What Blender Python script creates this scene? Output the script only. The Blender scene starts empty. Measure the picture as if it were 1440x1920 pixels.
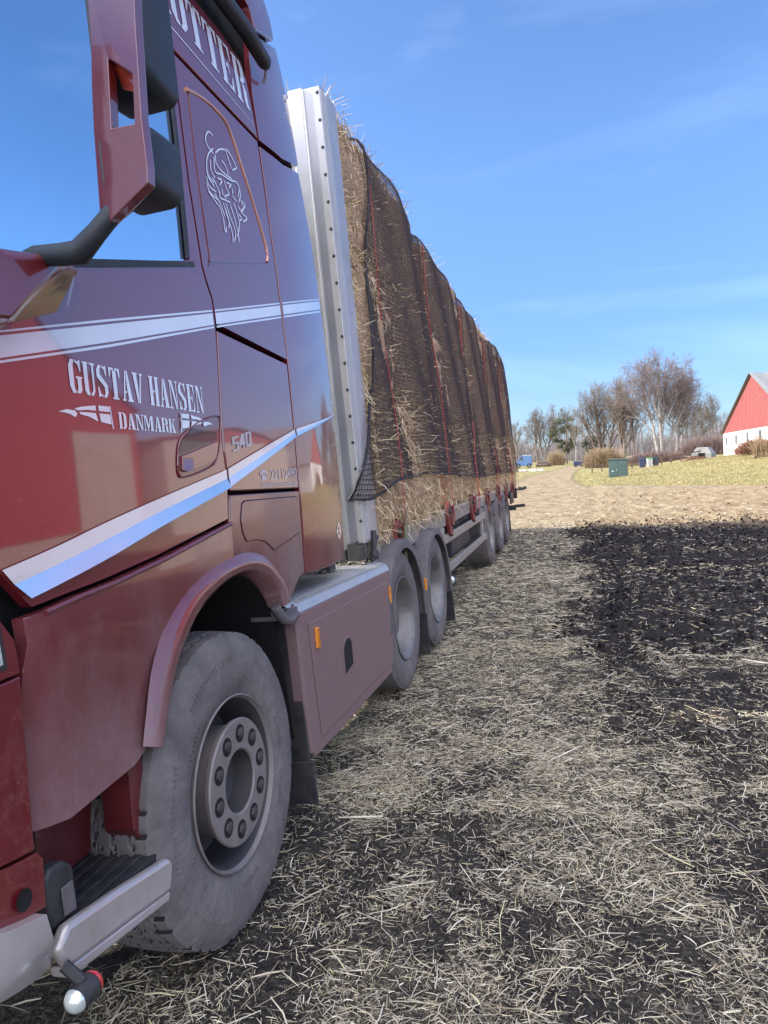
import bpy, bmesh, math, random
import numpy as np
from mathutils import Matrix, Vector
random.seed(7); RNG = np.random.default_rng(11)
SC = bpy.context.scene
COL = SC.collection
PI = math.pi
LEAN = 0.0615; PX = -1.2            # the truck stands on ground that falls away to its left: it leans 3.5 degrees
CL, SL = math.cos(LEAN), math.sin(LEAN)
def t2w(p):
    dx = p[0] - PX
    return Vector((PX + dx*CL - p[2]*SL, p[1], dx*SL + p[2]*CL))
# ---------------------------------------------------------------- value noise
_T = RNG.random((256, 256))
def vnoise(x, y):
    xi = np.floor(x).astype(int); yi = np.floor(y).astype(int)
    fx = x - xi; fy = y - yi; fx = fx*fx*(3-2*fx); fy = fy*fy*(3-2*fy)
    a = _T[xi % 256, yi % 256]; b = _T[(xi+1) % 256, yi % 256]; c = _T[xi % 256, (yi+1) % 256]; d = _T[(xi+1) % 256, (yi+1) % 256]
    return (a*(1-fx)+b*fx)*(1-fy) + (c*(1-fx)+d*fx)*fy
def fbm(x, y, o=4):
    s = 0; a = .5; n = 0
    for k in range(o):
        s = s + a*vnoise(x*2**k+17.3*k, y*2**k+5.1*k); n += a; a *= .55
    return s/n
def sst(a, b, x):
    t = np.clip((x-a)/(b-a), 0, 1); return t*t*(3-2*t)
# ---------------------------------------------------------------- mesh collector
class MB:
    def __init__(s): s.v = []; s.f = []; s.m = []
    def add(s, vs, fs, mi=0):
        n = len(s.v); s.v += [tuple(v) for v in vs]; s.f += [tuple(i+n for i in f) for f in fs]; s.m += [mi]*len(fs)
    def box(s, x0, x1, y0, y1, z0, z1, mi=0):
        vs = [(x, y, z) for x in (x0, x1) for y in (y0, y1) for z in (z0, z1)]
        s.add(vs, [(0,1,3,2),(4,6,7,5),(0,4,5,1),(2,3,7,6),(0,2,6,4),(1,5,7,3)], mi)
    def prism(s, pts, x0, x1, mi=0):        # outline in (y,z), thickness along x
        n = len(pts)
        vs = [(x0, y, z) for y, z in pts] + [(x1, y, z) for y, z in pts]
        s.add(vs, [tuple(range(n)), tuple(range(2*n-1, n-1, -1))] + [(i, n+i, n+(i+1) % n, (i+1) % n) for i in range(n)], mi)
    def prismy(s, pts, y0, y1, mi=0):       # outline in (x,z)
        n = len(pts)
        vs = [(x, y0, z) for x, z in pts] + [(x, y1, z) for x, z in pts]
        s.add(vs, [tuple(range(n)), tuple(range(2*n-1, n-1, -1))] + [(i, n+i, n+(i+1) % n, (i+1) % n) for i in range(n)], mi)
    def tube(s, path, r, n=8, mi=0, cap=True, flat=1.0):
        path = [Vector(p) for p in path]; m = len(path)
        rs = r if isinstance(r, (list, tuple)) else [r]*m
        up = Vector((0, 0, 1)); vs = []
        for i, p in enumerate(path):
            t = (path[min(i+1, m-1)] - path[max(i-1, 0)]).normalized()
            a = t.cross(up)
            if a.length < 1e-3: a = t.cross(Vector((1, 0, 0)))
            a.normalize(); b = a.cross(t)
            for k in range(n):
                an = 2*PI*k/n; vs.append(p + (a*math.cos(an)*flat + b*math.sin(an))*rs[i])
        fs = [(i*n+k, i*n+(k+1) % n, (i+1)*n+(k+1) % n, (i+1)*n+k) for i in range(m-1) for k in range(n)]
        if cap: fs += [tuple(range(n))[::-1], tuple(range((m-1)*n, m*n))]
        s.add(vs, fs, mi)
    def lathe(s, prof, c, n=48, mi=0, axis='x', close=False):   # prof: (axial, radius)
        vs = []
        for a, r in prof:
            for k in range(n):
                t = 2*PI*k/n; u, w = r*math.cos(t), r*math.sin(t)
                if axis == 'x': vs.append((c[0]+a, c[1]+u, c[2]+w))
                elif axis == 'y': vs.append((c[0]+u, c[1]+a, c[2]+w))
                else: vs.append((c[0]+u, c[1]+w, c[2]+a))
        m = len(prof); fs = []
        for i in range(m-1 if not close else m):
            j = (i+1) % m
            for k in range(n): fs.append((i*n+k, i*n+(k+1) % n, j*n+(k+1) % n, j*n+k))
        s.add(vs, fs, mi)
def link_mesh(name, vs, fs, mats, mi=None, smooth=40, parent=None, base=(0,0,0), bevel=0):
    me = bpy.data.meshes.new(name)
    b = Vector(base)
    me.from_pydata([tuple(Vector(v)-b) for v in vs], [], fs)
    for m in mats: me.materials.append(m)
    if mi and len(mats) > 1: me.polygons.foreach_set('material_index', mi)
    fix(me, smooth)
    o = bpy.data.objects.new(name, me); COL.objects.link(o)
    if parent: o.parent = parent
    if bevel: addbevel(o, bevel)
    return o
def addbevel(o, w):
    m = o.modifiers.new('Bevel', 'BEVEL'); m.width = w; m.segments = 2; m.limit_method = 'ANGLE'; m.angle_limit = math.radians(38); m.harden_normals = False
def fix(me, smooth):
    bm = bmesh.new(); bm.from_mesh(me)
    bmesh.ops.recalc_face_normals(bm, faces=bm.faces)
    if smooth:
        a = math.radians(smooth)
        for e in bm.edges: e.smooth = not (len(e.link_faces) == 2 and e.calc_face_angle(0) > a)
        for f in bm.faces: f.smooth = True
    bm.to_mesh(me); bm.free(); me.update()
def fast_mesh(name, V, Q, mat, nper=4):     # numpy arrays
    me = bpy.data.meshes.new(name)
    me.vertices.add(len(V)); me.vertices.foreach_set('co', np.asarray(V, dtype=np.float32).ravel())
    me.loops.add(Q.size); me.loops.foreach_set('vertex_index', Q.astype(np.int32).ravel())
    me.polygons.add(len(Q)); me.polygons.foreach_set('loop_start', np.arange(0, Q.size, nper, dtype=np.int32))
    me.update(calc_edges=True); me.validate()
    me.materials.append(mat); return me
def tag(o, label=None, cat=None, group=None, kind=None):
    if label: o['label'] = label
    if cat: o['category'] = cat
    if group: o['group'] = group
    if kind: o['kind'] = kind
    return o
class Thing:                    # an Empty at the thing's base that parents its parts
    def __init__(s, name, label, cat, base, group=None, frame='world', rz=0):
        o = bpy.data.objects.new(name, None); COL.objects.link(o); o.empty_display_size = .2
        s.o = o; s.base = base; s.frame = frame
        if frame == 'truck': o.location = t2w(base); o.rotation_euler = (0, -LEAN, 0)
        else: o.location = base; o.rotation_euler = (0, 0, rz)
        tag(o, label, cat, group); s.rz = rz
    def part(s, name, mb, mats, smooth=40, bevel=0, label=None):
        if not isinstance(mats, (list, tuple)): mats = [mats]
        base = s.base if s.frame == 'truck' else (0, 0, 0)      # world things are modelled about their own base
        o = link_mesh(name, mb.v, mb.f, mats, mb.m, smooth, s.o, base, bevel)
        if label: o['label'] = label
        return o
    def sub(s, parent, name, mb, mats, smooth=40, bevel=0, label=None):
        o = s.part(name, mb, mats, smooth, bevel, label); o.parent = parent; return o
def solo(name, mb, mats, label, cat, base, frame='world', group=None, smooth=40, bevel=0, kind=None):
    if not isinstance(mats, (list, tuple)): mats = [mats]
    o = link_mesh(name, mb.v, mb.f, mats, mb.m, smooth, None, base if frame == 'truck' else (0,0,0), bevel)
    if frame == 'truck': o.location = t2w(base); o.rotation_euler = (0, -LEAN, 0)
    else: o.location = base
    return tag(o, label, cat, group, kind)
# ---------------------------------------------------------------- materials
def newmat(name):
    m = bpy.data.materials.new(name); m.use_nodes = True
    nt = m.node_tree; b = nt.nodes['Principled BSDF']; return m, nt, b
def N(nt, t, **k):
    n = nt.nodes.new(t)
    for a, v in k.items():
        if a.startswith('i_'):
            key = a[2:].replace('_', ' '); n.inputs[key].default_value = v
        else: setattr(n, a, v)
    return n
def ramp(nt, fac, stops, interp='LINEAR'):
    r = N(nt, 'ShaderNodeValToRGB'); r.color_ramp.interpolation = interp
    el = r.color_ramp.elements
    while len(el) > 1: el.remove(el[-1])
    el[0].position = stops[0][0]; c = stops[0][1]; el[0].color = (*c, 1) if len(c) == 3 else c
    for p, c in stops[1:]:
        e = el.new(p); e.color = (*c, 1) if len(c) == 3 else c
    nt.links.new(fac, r.inputs[0]); return r
def g3(v): return (v, v, v)
def noise(nt, scale, detail=4, rough=.55, vec=None, dist=0):
    n = N(nt, 'ShaderNodeTexNoise'); n.inputs['Scale'].default_value = scale; n.inputs['Detail'].default_value = detail
    n.inputs['Roughness'].default_value = rough; n.inputs['Distortion'].default_value = dist
    if vec is not None: nt.links.new(vec, n.inputs['Vector'])
    return n
def mixc(nt, fac, a, b, mode='MIX'):
    m = N(nt, 'ShaderNodeMix', data_type='RGBA', blend_type=mode)
    for i, v in ((0, fac), (6, a), (7, b)):
        if hasattr(v, 'is_linked') or isinstance(v, bpy.types.NodeSocket): nt.links.new(v, m.inputs[i])
        else: m.inputs[i].default_value = v if i == 0 else ((*v, 1) if len(v) == 3 else v)
    return m.outputs[2]
def math_(nt, op, a, b=None, clamp=False):
    m = N(nt, 'ShaderNodeMath', operation=op, use_clamp=clamp)
    for i, v in ((0, a), (1, b)):
        if v is None: continue
        if isinstance(v, bpy.types.NodeSocket): nt.links.new(v, m.inputs[i])
        else: m.inputs[i].default_value = v
    return m.outputs[0]
def mapping(nt, scale, src='Object'):
    t = N(nt, 'ShaderNodeTexCoord'); mp = N(nt, 'ShaderNodeMapping'); mp.inputs['Scale'].default_value = scale
    nt.links.new(t.outputs[src], mp.inputs[0]); return mp.outputs[0]
def bump(nt, b, h, strength=.3, dist=.01):
    bp = N(nt, 'ShaderNodeBump'); bp.inputs['Strength'].default_value = strength; bp.inputs['Distance'].default_value = dist
    nt.links.new(h, bp.inputs['Height']); nt.links.new(bp.outputs[0], b.inputs['Normal']); return bp
def simple(name, col, rough=.5, metal=0, var=.25, scale=8, bumpk=0, coat=0, spec=.5, dirt=None):
    m, nt, b = newmat(name)
    v = mapping(nt, (1, 1, 1)); n = noise(nt, scale, 5, .6, v)
    c = mixc(nt, ramp(nt, n.outputs[0], [(.3, g3(0)), (.7, g3(1))]).outputs[0], tuple(x*(1-var) for x in col), tuple(min(1, x*(1+var)) for x in col))
    r = math_(nt, 'MULTIPLY_ADD', n.outputs[0], .25); r.node.inputs[2].default_value = rough-.12
    if dirt:
        n2 = noise(nt, scale*.35, 6, .7, v)
        f = ramp(nt, n2.outputs[0], [(.45, g3(0)), (.7, g3(dirt[1]))]).outputs[0]
        c = mixc(nt, f, c, dirt[0])
    nt.links.new(c, b.inputs['Base Color']); nt.links.new(r, b.inputs['Roughness'])
    b.inputs['Metallic'].default_value = metal; b.inputs['Coat Weight'].default_value = coat; b.inputs['Specular IOR Level'].default_value = spec
    if bumpk: bump(nt, b, n.outputs[0], bumpk)
    return m
def paint(name, col, dust_top=1.2, dust=.5, coat_ior=1.85, rough=.35, body=.0):
    # red clear-coated paint with road dust that gathers low on the side (object z in metres above the wheels' ground)
    m, nt, b = newmat(name)
    tc = N(nt, 'ShaderNodeTexCoord'); sp = N(nt, 'ShaderNodeSeparateXYZ'); nt.links.new(tc.outputs['Object'], sp.inputs[0])
    mp = N(nt, 'ShaderNodeMapping'); mp.inputs['Scale'].default_value = (1, 1, .6); nt.links.new(tc.outputs['Object'], mp.inputs[0])
    n1 = noise(nt, 3, 6, .65, mp.outputs[0]); n2 = noise(nt, 60, 4, .6, mp.outputs[0])
    hz = math_(nt, 'MULTIPLY_ADD', sp.outputs[2], -1/dust_top); hz.node.inputs[2].default_value = 1.0
    d = math_(nt, 'ADD', hz, math_(nt, 'MULTIPLY_ADD', n1.outputs[0], 1.3)); d.node.inputs[1].links[0].from_node.inputs[2].default_value = -.65
    yy = math_(nt, 'MULTIPLY_ADD', sp.outputs[1], .50, True); yy.node.inputs[2].default_value = .08
    d = math_(nt, 'MULTIPLY', math_(nt, 'MAXIMUM', math_(nt, 'ADD', d, math_(nt, 'SUBTRACT', yy, .22)), .05, False), dust, True)
    d = math_(nt, 'MULTIPLY', d, math_(nt, 'ADD', n2.outputs[0], .5), True)
    c = mixc(nt, n1.outputs[0], tuple(x*.85 for x in col), tuple(x*1.15 for x in col))
    spk = ramp(nt, noise(nt, 190, 1, .5, mp.outputs[0]).outputs[0], [(.74, g3(0)), (.78, g3(.35))]).outputs[0]
    c = mixc(nt, spk, c, (.35, .3, .26))
    c = mixc(nt, math_(nt, 'MINIMUM', d, .74), c, (.21, .165, .165))
    nt.links.new(c, b.inputs['Base Color'])
    b.inputs['Roughness'].default_value = rough; b.inputs['Metallic'].default_value = body
    b.inputs['Coat IOR'].default_value = coat_ior
    cw = math_(nt, 'MULTIPLY_ADD', d, -1.1, True); cw.node.inputs[2].default_value = 1.0
    nt.links.new(cw, b.inputs['Coat Weight'])
    cr = math_(nt, 'MULTIPLY_ADD', d, .35); cr.node.inputs[2].default_value = .035
    nt.links.new(cr, b.inputs['Coat Roughness'])
    n3 = noise(nt, 1.6, 2, .4, mp.outputs[0]); bump(nt, b, n3.outputs[0], .08, .02)
    bp = nt.nodes[-1]
    nt.links.new([n for n in nt.nodes if n.type == 'BUMP'][0].outputs[0], b.inputs['Coat Normal'])
    return m
RED = (.155, .008, .014)
M = {}
M['paint'] = paint('wine_red_paint', RED)
M['paint_low'] = paint('dusty_red_paint', (.14, .010, .015), 2.0, 1.05, 1.75, .45)
M['paint_clean'] = paint('deep_red_paint', (.125, .006, .010), 1.0, .35, 1.6)
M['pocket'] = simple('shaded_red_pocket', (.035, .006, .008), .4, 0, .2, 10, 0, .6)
M['well'] = simple('grimy_red_inner_panel', (.10, .012, .014), .5, 0, .3, 5, .05, .4, dirt=((.12, .10, .095), .6))
M['decal'] = simple('pale_foil', (.72, .74, .78), .22, 0, .05, 6, 0, 1.0)
M['decal_dull'] = simple('worn_pale_foil', (.42, .40, .44), .4, 0, .25, 60, 0, .4)
M['chrome'] = simple('silver_foil', (.84, .84, .86), .24, .95, .04, 5)
M['black'] = simple('black_plastic', (.018, .02, .024), .55, 0, .3, 20, .05, dirt=((.10, .09, .08), .35))
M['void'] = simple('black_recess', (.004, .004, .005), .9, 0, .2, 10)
M['mirror_black'] = simple('mirror_housing_plastic', (.022, .030, .038), .5, 0, .2, 14, .04)
M['rubber'] = None
M['alu'] = simple('dull_aluminium', (.46, .47, .48), .48, .55, .10, 3, .04, dirt=((.38, .34, .29), .5))
M['alu_bright'] = simple('bright_aluminium', (.50, .51, .53), .42, .6, .08, 5, .05, dirt=((.45, .42, .38), .35))
M['steel'] = simple('greasy_grey_steel', (.22, .21, .20), .5, .35, .25, 12, .1, dirt=((.20, .17, .14), .6))
M['hub'] = simple('dusty_grey_hub_paint', (.21, .185, .18), .55, .25, .15, 14, .05, dirt=((.20, .18, .16), .5))
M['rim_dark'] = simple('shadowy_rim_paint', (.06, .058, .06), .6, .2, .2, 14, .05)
M['rim_dish'] = simple('dusty_alloy_dish', (.20, .195, .19), .5, .5, .25, 9, .1, dirt=((.12, .11, .10), .8))
M['silver_reflect'] = simple('silver_foil_ground_reflection', (.74, .70, .71), .32, .15, .05, 5, 0, .6)  # silver foil coloured pale as if it mirrored the sunlit ground
M['nut'] = simple('dark_wheel_nut', (.075, .072, .075), .45, .5, .2, 20)
M['groove'] = simple('tread_groove_shade', (.012, .012, .014), .9, 0, .2, 10)  # near-black colour stands in for the shade inside the tread cuts
M['dark_steel'] = simple('dark_chassis_steel', (.035, .036, .04), .6, .2, .3, 6, .1, dirt=((.11, .09, .08), .45))
M['guard'] = simple('galvanised_guard', (.34, .33, .31), .5, .5, .12, 6, .05, dirt=((.26, .22, .19), .6))
M['plastic_grey'] = simple('dusty_mudguard_plastic', (.085, .08, .088), .6, 0, .2, 8, .06, dirt=((.19, .16, .16), .7))
M['amber'] = simple('amber_lens', (.75, .26, .03), .15, 0, .2, 30, 0, .8)
M['redlens'] = simple('red_lens', (.62, .02, .03), .12, 0, .15, 30, 0, .8)
M['clearlens'] = simple('clear_lens', (.62, .70, .66), .08, .4, .25, 25, .2, 1)
M['bumper'] = simple('silver_bumper_paint', (.50, .47, .47), .32, .35, .06, 4, 0, .6, dirt=((.30, .25, .22), .75))
M['bracket'] = simple('dark_red_bracket_paint', (.15, .018, .016), .5, 0, .3, 8, .05, dirt=((.16, .12, .10), .5))
M['strap'] = simple('red_strap_webbing', (.50, .035, .035), .75, 0, .2, 40, .1)
M['board'] = simple('weathered_deck_board', (.27, .24, .20), .8, 0, .25, 5, .1)
def glassmat():
    m, nt, b = newmat('tinted_side_glass')
    b.inputs['Base Color'].default_value = (.02, .06, .14, 1); b.inputs['Roughness'].default_value = .05
    b.inputs['Specular IOR Level'].default_value = .5; b.inputs['IOR'].default_value = 1.5
    g = N(nt, 'ShaderNodeBsdfGlossy'); g.inputs['Color'].default_value = (.72, .90, 1, 1); g.inputs['Roughness'].default_value = .02
    mx = N(nt, 'ShaderNodeMixShader'); nz = noise(nt, 1.6, 3, .5, mapping(nt, (1, 1, 1)))
    f = math_(nt, 'MULTIPLY_ADD', nz.outputs[0], .25); f.node.inputs[2].default_value = .68
    nt.links.new(f, mx.inputs[0]); nt.links.new(b.outputs[0], mx.inputs[1]); nt.links.new(g.outputs[0], mx.inputs[2])
    nt.links.new(mx.outputs[0], nt.nodes['Material Output'].inputs[0]); return m
M['glass'] = glassmat()
def rubbermat():
    m, nt, b = newmat('dusty_tyre_rubber')
    tc = N(nt, 'ShaderNodeTexCoord'); v = mapping(nt, (1, 1, 1))
    n1 = noise(nt, 6, 6, .65, v); n2 = noise(nt, 45, 4, .6, v); n3 = noise(nt, 14, 3, .6, mapping(nt, (1, .3, 1)))
    c = ramp(nt, n1.outputs[0], [(.25, (.085, .076, .074)), (.5, (.15, .135, .13)), (.75, (.215, .195, .18))]).outputs[0]
    c = mixc(nt, ramp(nt, n2.outputs[0], [(.35, g3(0)), (.75, g3(.5))]).outputs[0], c, (.10, .095, .10))
    nt.links.new(c, b.inputs['Base Color']); b.inputs['Roughness'].default_value = .82; b.inputs['Specular IOR Level'].default_value = .3
    h = math_(nt, 'ADD', n2.outputs[0], math_(nt, 'MULTIPLY', n3.outputs[0], 2.0)); bump(nt, b, h, .35, .006); return m
M['rubber'] = rubbermat()
def strawmat(name, cols, island=True, dark=.0):
    m, nt, b = newmat(name)
    if island:
        g = N(nt, 'ShaderNodeNewGeometry'); f = g.outputs['Random Per Island']
    else: f = noise(nt, 30, 4, .7, mapping(nt, (1, 1, .15))).outputs[0]
    c = ramp(nt, f, cols).outputs[0]
    nt.links.new(c, b.inputs['Base Color']); b.inputs['Roughness'].default_value = .62; b.inputs['Specular IOR Level'].default_value = .35
    return m
M['straw'] = strawmat('loose_straw', [(0, (.21, .165, .10)), (.3, (.42, .35, .235)), (.6, (.62, .54, .38)), (.85, (.76, .69, .55)), (.94, (.66, .61, .34)), (1, (.56, .52, .26))])
M['bale_straw'] = strawmat('bale_straw_stalks', [(0, (.26, .17, .08)), (.35, (.50, .36, .19)), (.7, (.70, .54, .33)), (1, (.86, .73, .50))])
def balemat():
    m, nt, b = newmat('pressed_straw')
    v1 = mapping(nt, (1, .12, 1)); v2 = mapping(nt, (1, 1, .14))
    n1 = noise(nt, 90, 4, .7, v1); n2 = noise(nt, 110, 4, .7, v2); n3 = noise(nt, 3.5, 4, .6, mapping(nt, (1, 1, 1)))
    f = math_(nt, 'MULTIPLY_ADD', n1.outputs[0], .5); nt.links.new(math_(nt, 'MULTIPLY', n2.outputs[0], .5), f.node.inputs[2])
    c = ramp(nt, f, [(.32, (.10, .055, .03)), (.44, (.36, .215, .12)), (.55, (.60, .41, .24)), (.7, (.78, .60, .39))]).outputs[0]
    c = mixc(nt, ramp(nt, n3.outputs[0], [(.35, g3(.0)), (.7, g3(.35))]).outputs[0], c, (.20, .125, .075))
    nt.links.new(c, b.inputs['Base Color']); b.inputs['Roughness'].default_value = .85; bump(nt, b, f, 1.0, .03); return m
M['bale'] = balemat()
M['net'] = simple('dark_load_net', (.038, .025, .024), .8, 0, .3, 20)
M['cord'] = simple('black_edge_cord', (.015, .013, .02), .7, 0, .3, 20)
# ================================================================ the tractor
def S(y, z):                                    # the cab side: gently barrelled, x in metres
    x = -1.15 - .028*(z-2.1)**2
    if y < 1.6: x -= .10*(1.6-y)**2
    if y < 1.25: x -= .9*(1.25-y)**2
    if y > 3.25: x -= .12*(y-3.25)**2
    return x
def SF(y, z):                                   # lower front corner
    return -1.155 - (.9*(1.3-y)**2 if y < 1.3 else 0)
def skin(outline, off=0.0, fn=S, thick=.03, step=.09):
    bm = bmesh.new()
    pts = []
    for p in outline:
        if not pts or (abs(p[0]-pts[-1][0])+abs(p[1]-pts[-1][1])) > 1e-4: pts.append(p)
    f = bm.faces.new([bm.verts.new((0, y, z)) for y, z in pts])
    ys = [p[0] for p in pts]; zs = [p[1] for p in pts]
    for ax, lo, hi in ((1, min(ys), max(ys)), (2, min(zs), max(zs))):
        k = math.floor(lo/step)+1
        while k*step < hi - 1e-4:
            co = [0, 0, 0]; no = [0, 0, 0]; co[ax] = k*step+.00037; no[ax] = 1
            bmesh.ops.bisect_plane(bm, geom=bm.verts[:]+bm.edges[:]+bm.faces[:], plane_co=co, plane_no=no, dist=1e-6); k += 1
    if thick:
        r = bmesh.ops.extrude_face_region(bm, geom=bm.faces[:])
        nv = {v for v in r['geom'] if isinstance(v, bmesh.types.BMVert)}
    else: nv = set()
    for v in bm.verts:
        v.co.x = fn(v.co.y, v.co.z) + off - (thick if v in nv else 0)
    bm.normal_update()
    mb = MB(); bm.verts.ensure_lookup_table()
    mb.add([v.co.copy() for v in bm.verts], [[v.index for v in f.verts] for f in bm.faces]); bm.free(); return mb
def merge(mbs):
    r = MB()
    for m in mbs: r.add(m.v, m.f)
    return r
def ribbon(line, w, off, fn=S):                 # thin painted stroke on the skin
    mb = MB(); L = [Vector((p[0], p[1])) for p in line]; n = len(L); vs = []
    for i, p in enumerate(L):
        t = (L[min(i+1, n-1)]-L[max(i-1, 0)]).normalized(); q = Vector((-t.y, t.x))
        ww = w*(1 if 0 < i < n-1 else .35)
        for s in (-1, 1):
            a = p + q*s*ww/2; vs.append((fn(a.x, a.y)+off, a.x, a.y))
    mb.add(vs, [(2*i, 2*i+1, 2*i+3, 2*i+2) for i in range(n-1)]); return mb
def catmull(P, k=6):
    o = []
    for i in range(len(P)-1):
        p0, p1, p2, p3 = P[max(i-1, 0)], P[i], P[i+1], P[min(i+2, len(P)-1)]
        for j in range(k):
            t = j/k
            o.append(tuple(.5*((2*b)+(-a+c)*t+(2*a-5*b+4*c-d)*t*t+(-a+3*b-3*c+d)*t**3) for a, b, c, d in zip(p0, p1, p2, p3)))
    o.append(tuple(P[-1])); return o
TR = Thing('truck', 'wine red long-haul truck tractor with white company lettering, coupled to the loaded trailer', 'truck', (-1.2, 2.3, 0), frame='truck')
PT, PL = M['paint'], M['paint_low']
# --- dark inner shell behind every panel
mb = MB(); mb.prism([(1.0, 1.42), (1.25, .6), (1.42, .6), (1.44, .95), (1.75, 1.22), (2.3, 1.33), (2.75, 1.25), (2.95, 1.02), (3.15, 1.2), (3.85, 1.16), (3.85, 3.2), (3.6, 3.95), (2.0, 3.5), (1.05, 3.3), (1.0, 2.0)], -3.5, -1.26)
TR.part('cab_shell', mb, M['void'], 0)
mb = MB(); mb.box(-3.48, -1.30, .93, 1.02, .45, 3.35); TR.part('front_panel', mb, M['paint_clean'], 0, .02)
# --- door
DR = [(2.43, 1.471), (2.445, 1.614), (2.432, 1.734), (2.437, 1.853), (2.46, 2.05), (2.475, 2.2), (2.470, 2.29), (2.44, 2.348), (2.422, 2.402), (2.405, 2.70), (2.415, 2.93), (2.435, 3.18)]
CREASE = [(1.05, 1.45), (1.322, 1.445), (1.390, 1.366), (1.412, 1.342), (1.541, 1.354), (1.693, 1.366), (1.962, 1.398), (2.43, 1.471)]
GL = [(2.338, 2.400), (2.352, 2.60), (2.372, 2.80), (2.385, 2.98), (2.40, 3.10)]
door = TR.part('door', skin([(1.05, 3.18), (1.05, 3.10)][::1] + GL[::-1] + [(1.793, 2.253), (1.43, 2.166), (1.05, 2.075)] + CREASE + DR[1:]), PT, 40, .006)
TR.sub(door, 'window', skin([(1.05, 3.10)]+GL[::-1]+[(1.793, 2.253), (1.43, 2.166), (1.05, 2.075)], -.012), M['glass'], 40)
TR.sub(door, 'window_seal', merge([skin([(1.05, 2.080), (1.43, 2.170), (1.793, 2.259), (2.362, 2.402), (2.366, 2.385), (1.793, 2.236), (1.43, 2.148), (1.05, 2.058)], .004, thick=.01),
    skin([(2.338, 2.41), (2.352, 2.60), (2.372, 2.80), (2.385, 2.98), (2.40, 3.10), (2.386, 3.10), (2.371, 2.98), (2.358, 2.80), (2.338, 2.60), (2.324, 2.405)], .003, thick=.01)]), M['black'], 40)
REC = [(2.106, 1.690), (2.128, 1.748), (2.190, 1.790), (2.285, 1.828), (2.418, 1.852), (2.424, 1.80), (2.385, 1.700), (2.305, 1.661), (2.135, 1.632), (2.104, 1.650)]
HAN = [(2.122, 1.700), (2.385, 1.758), (2.362, 1.700), (2.290, 1.676), (2.151, 1.650), (2.116, 1.657)]
rec = TR.sub(door, 'handle_recess', skin(REC, .0015, thick=.004, step=.05), M['paint_clean'], 40)
hl = TR.sub(door, 'door_handle', skin(HAN, .011, thick=.010, step=.05), PT, 40, .006)
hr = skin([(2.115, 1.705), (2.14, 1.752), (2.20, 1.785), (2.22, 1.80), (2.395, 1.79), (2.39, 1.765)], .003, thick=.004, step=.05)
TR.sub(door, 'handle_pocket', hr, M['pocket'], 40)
rim = catmull(REC+[REC[0]], 4); mb = MB(); mb.tube([(S(y, z)+.003, y, z) for y, z in rim], .003, 6, cap=False)
TR.sub(door, 'handle_rim', mb, PT, 60)
# --- chrome band: lower half tilted to the sky, upper half coloured pale like reflected ground
CT = [(1.330, 1.442), (1.499, 1.474), (1.715, 1.52), (1.988, 1.572), (2.438, 1.653)]
CB = [(1.392, 1.3655), (1.487, 1.383), (1.701, 1.425), (1.975, 1.488), (2.438, 1.586)]
CT2 = [(2.452, 1.656), (2.80, 1.744), (3.160, 1.832)]; CB2 = [(2.452, 1.589), (2.80, 1.690), (3.160, 1.798)]
CT3 = [(3.178, 1.836), (3.55, 1.895), (3.92, 1.954)]; CB3 = [(3.178, 1.802), (3.55, 1.878), (3.92, 1.948)]
def band(A, B, off, vee=.015):
    A = catmull(A, 5); B = catmull(B, 5); n_ = max(len(A), len(B)); A = [tuple(np.interp(np.linspace(0, 1, n_), np.linspace(0, 1, len(A)), [p[i] for p in A])[k] for i in (0, 1)) for k in range(n_)]; B = [tuple(np.interp(np.linspace(0, 1, n_), np.linspace(0, 1, len(B)), [p[i] for p in B])[k] for i in (0, 1)) for k in range(n_)]; mb = MB(); vs = []
    for a, b in zip(A, B):
        m = (a[0]*.5+b[0]*.5, a[1]*.5+b[1]*.5)
        vs += [(S(*a)+off, a[0], a[1]), (S(*m)+off+.0004, m[0], m[1]), (S(*m)+off+.0004, m[0], m[1]), (S(*b)+off+vee, b[0], b[1])]
    n = len(A)
    mb.add(vs, [(4*i, 4*i+1, 4*i+5, 4*i+4) for i in range(n-1)]); mb.f += [(4*i+2, 4*i+3, 4*i+7, 4*i+6) for i in range(n-1)]; mb.m += [1]*(n-1); return mb
TR.sub(door, 'silver_trim', band(CT, CB, .0058), [M['silver_reflect'], M['chrome']], 25)
# --- upper pale stripe in three bands, broken at the panel seams
SX = [(1.05, 1.403, 1.809, 2.484, 3.886)]
TOPS = dict(a0=[(1.05, 1.908), (1.403, 1.992), (1.809, 2.093), (2.484, 2.255), (3.886, 2.604)], a1=[(1.05, 1.903), (1.402, 1.987), (1.808, 2.086), (2.482, 2.248), (3.879, 2.596)],
            b0=[(1.05, 1.896), (1.401, 1.980), (1.806, 2.078), (2.481, 2.242), (3.871, 2.586)], b1=[(1.05, 1.846), (1.393, 1.927), (1.796, 2.025), (2.470, 2.197), (3.843, 2.536)],
            c0=[(1.05, 1.841), (1.392, 1.921), (1.795, 2.018), (2.468, 2.191), (3.836, 2.526)], c1=[(1.05, 1.835), (1.391, 1.915), (1.794, 2.010), (2.467, 2.184), (3.829, 2.515)])
def interp(P, y):
    for (a, b), (c, d) in zip(P, P[1:]):
        if y <= c: break
    return b+(d-b)*(y-a)/(c-a)
def stripe(y0, y1):
    out = []
    for k in 'abc':
        ys = np.linspace(y0, y1, 14); mb = MB(); vs = []
        for y in ys:
            for e in '01':
                z = interp(TOPS[k+e], y); vs.append((S(y, z)+.0016, y, z))
        mb.add(vs, [(2*i, 2*i+1, 2*i+3, 2*i+2) for i in range(13)]); out.append(mb)
    return merge(out)
TR.sub(door, 'pale_stripe', stripe(1.05, 2.462), M['decal'], 40)
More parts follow.
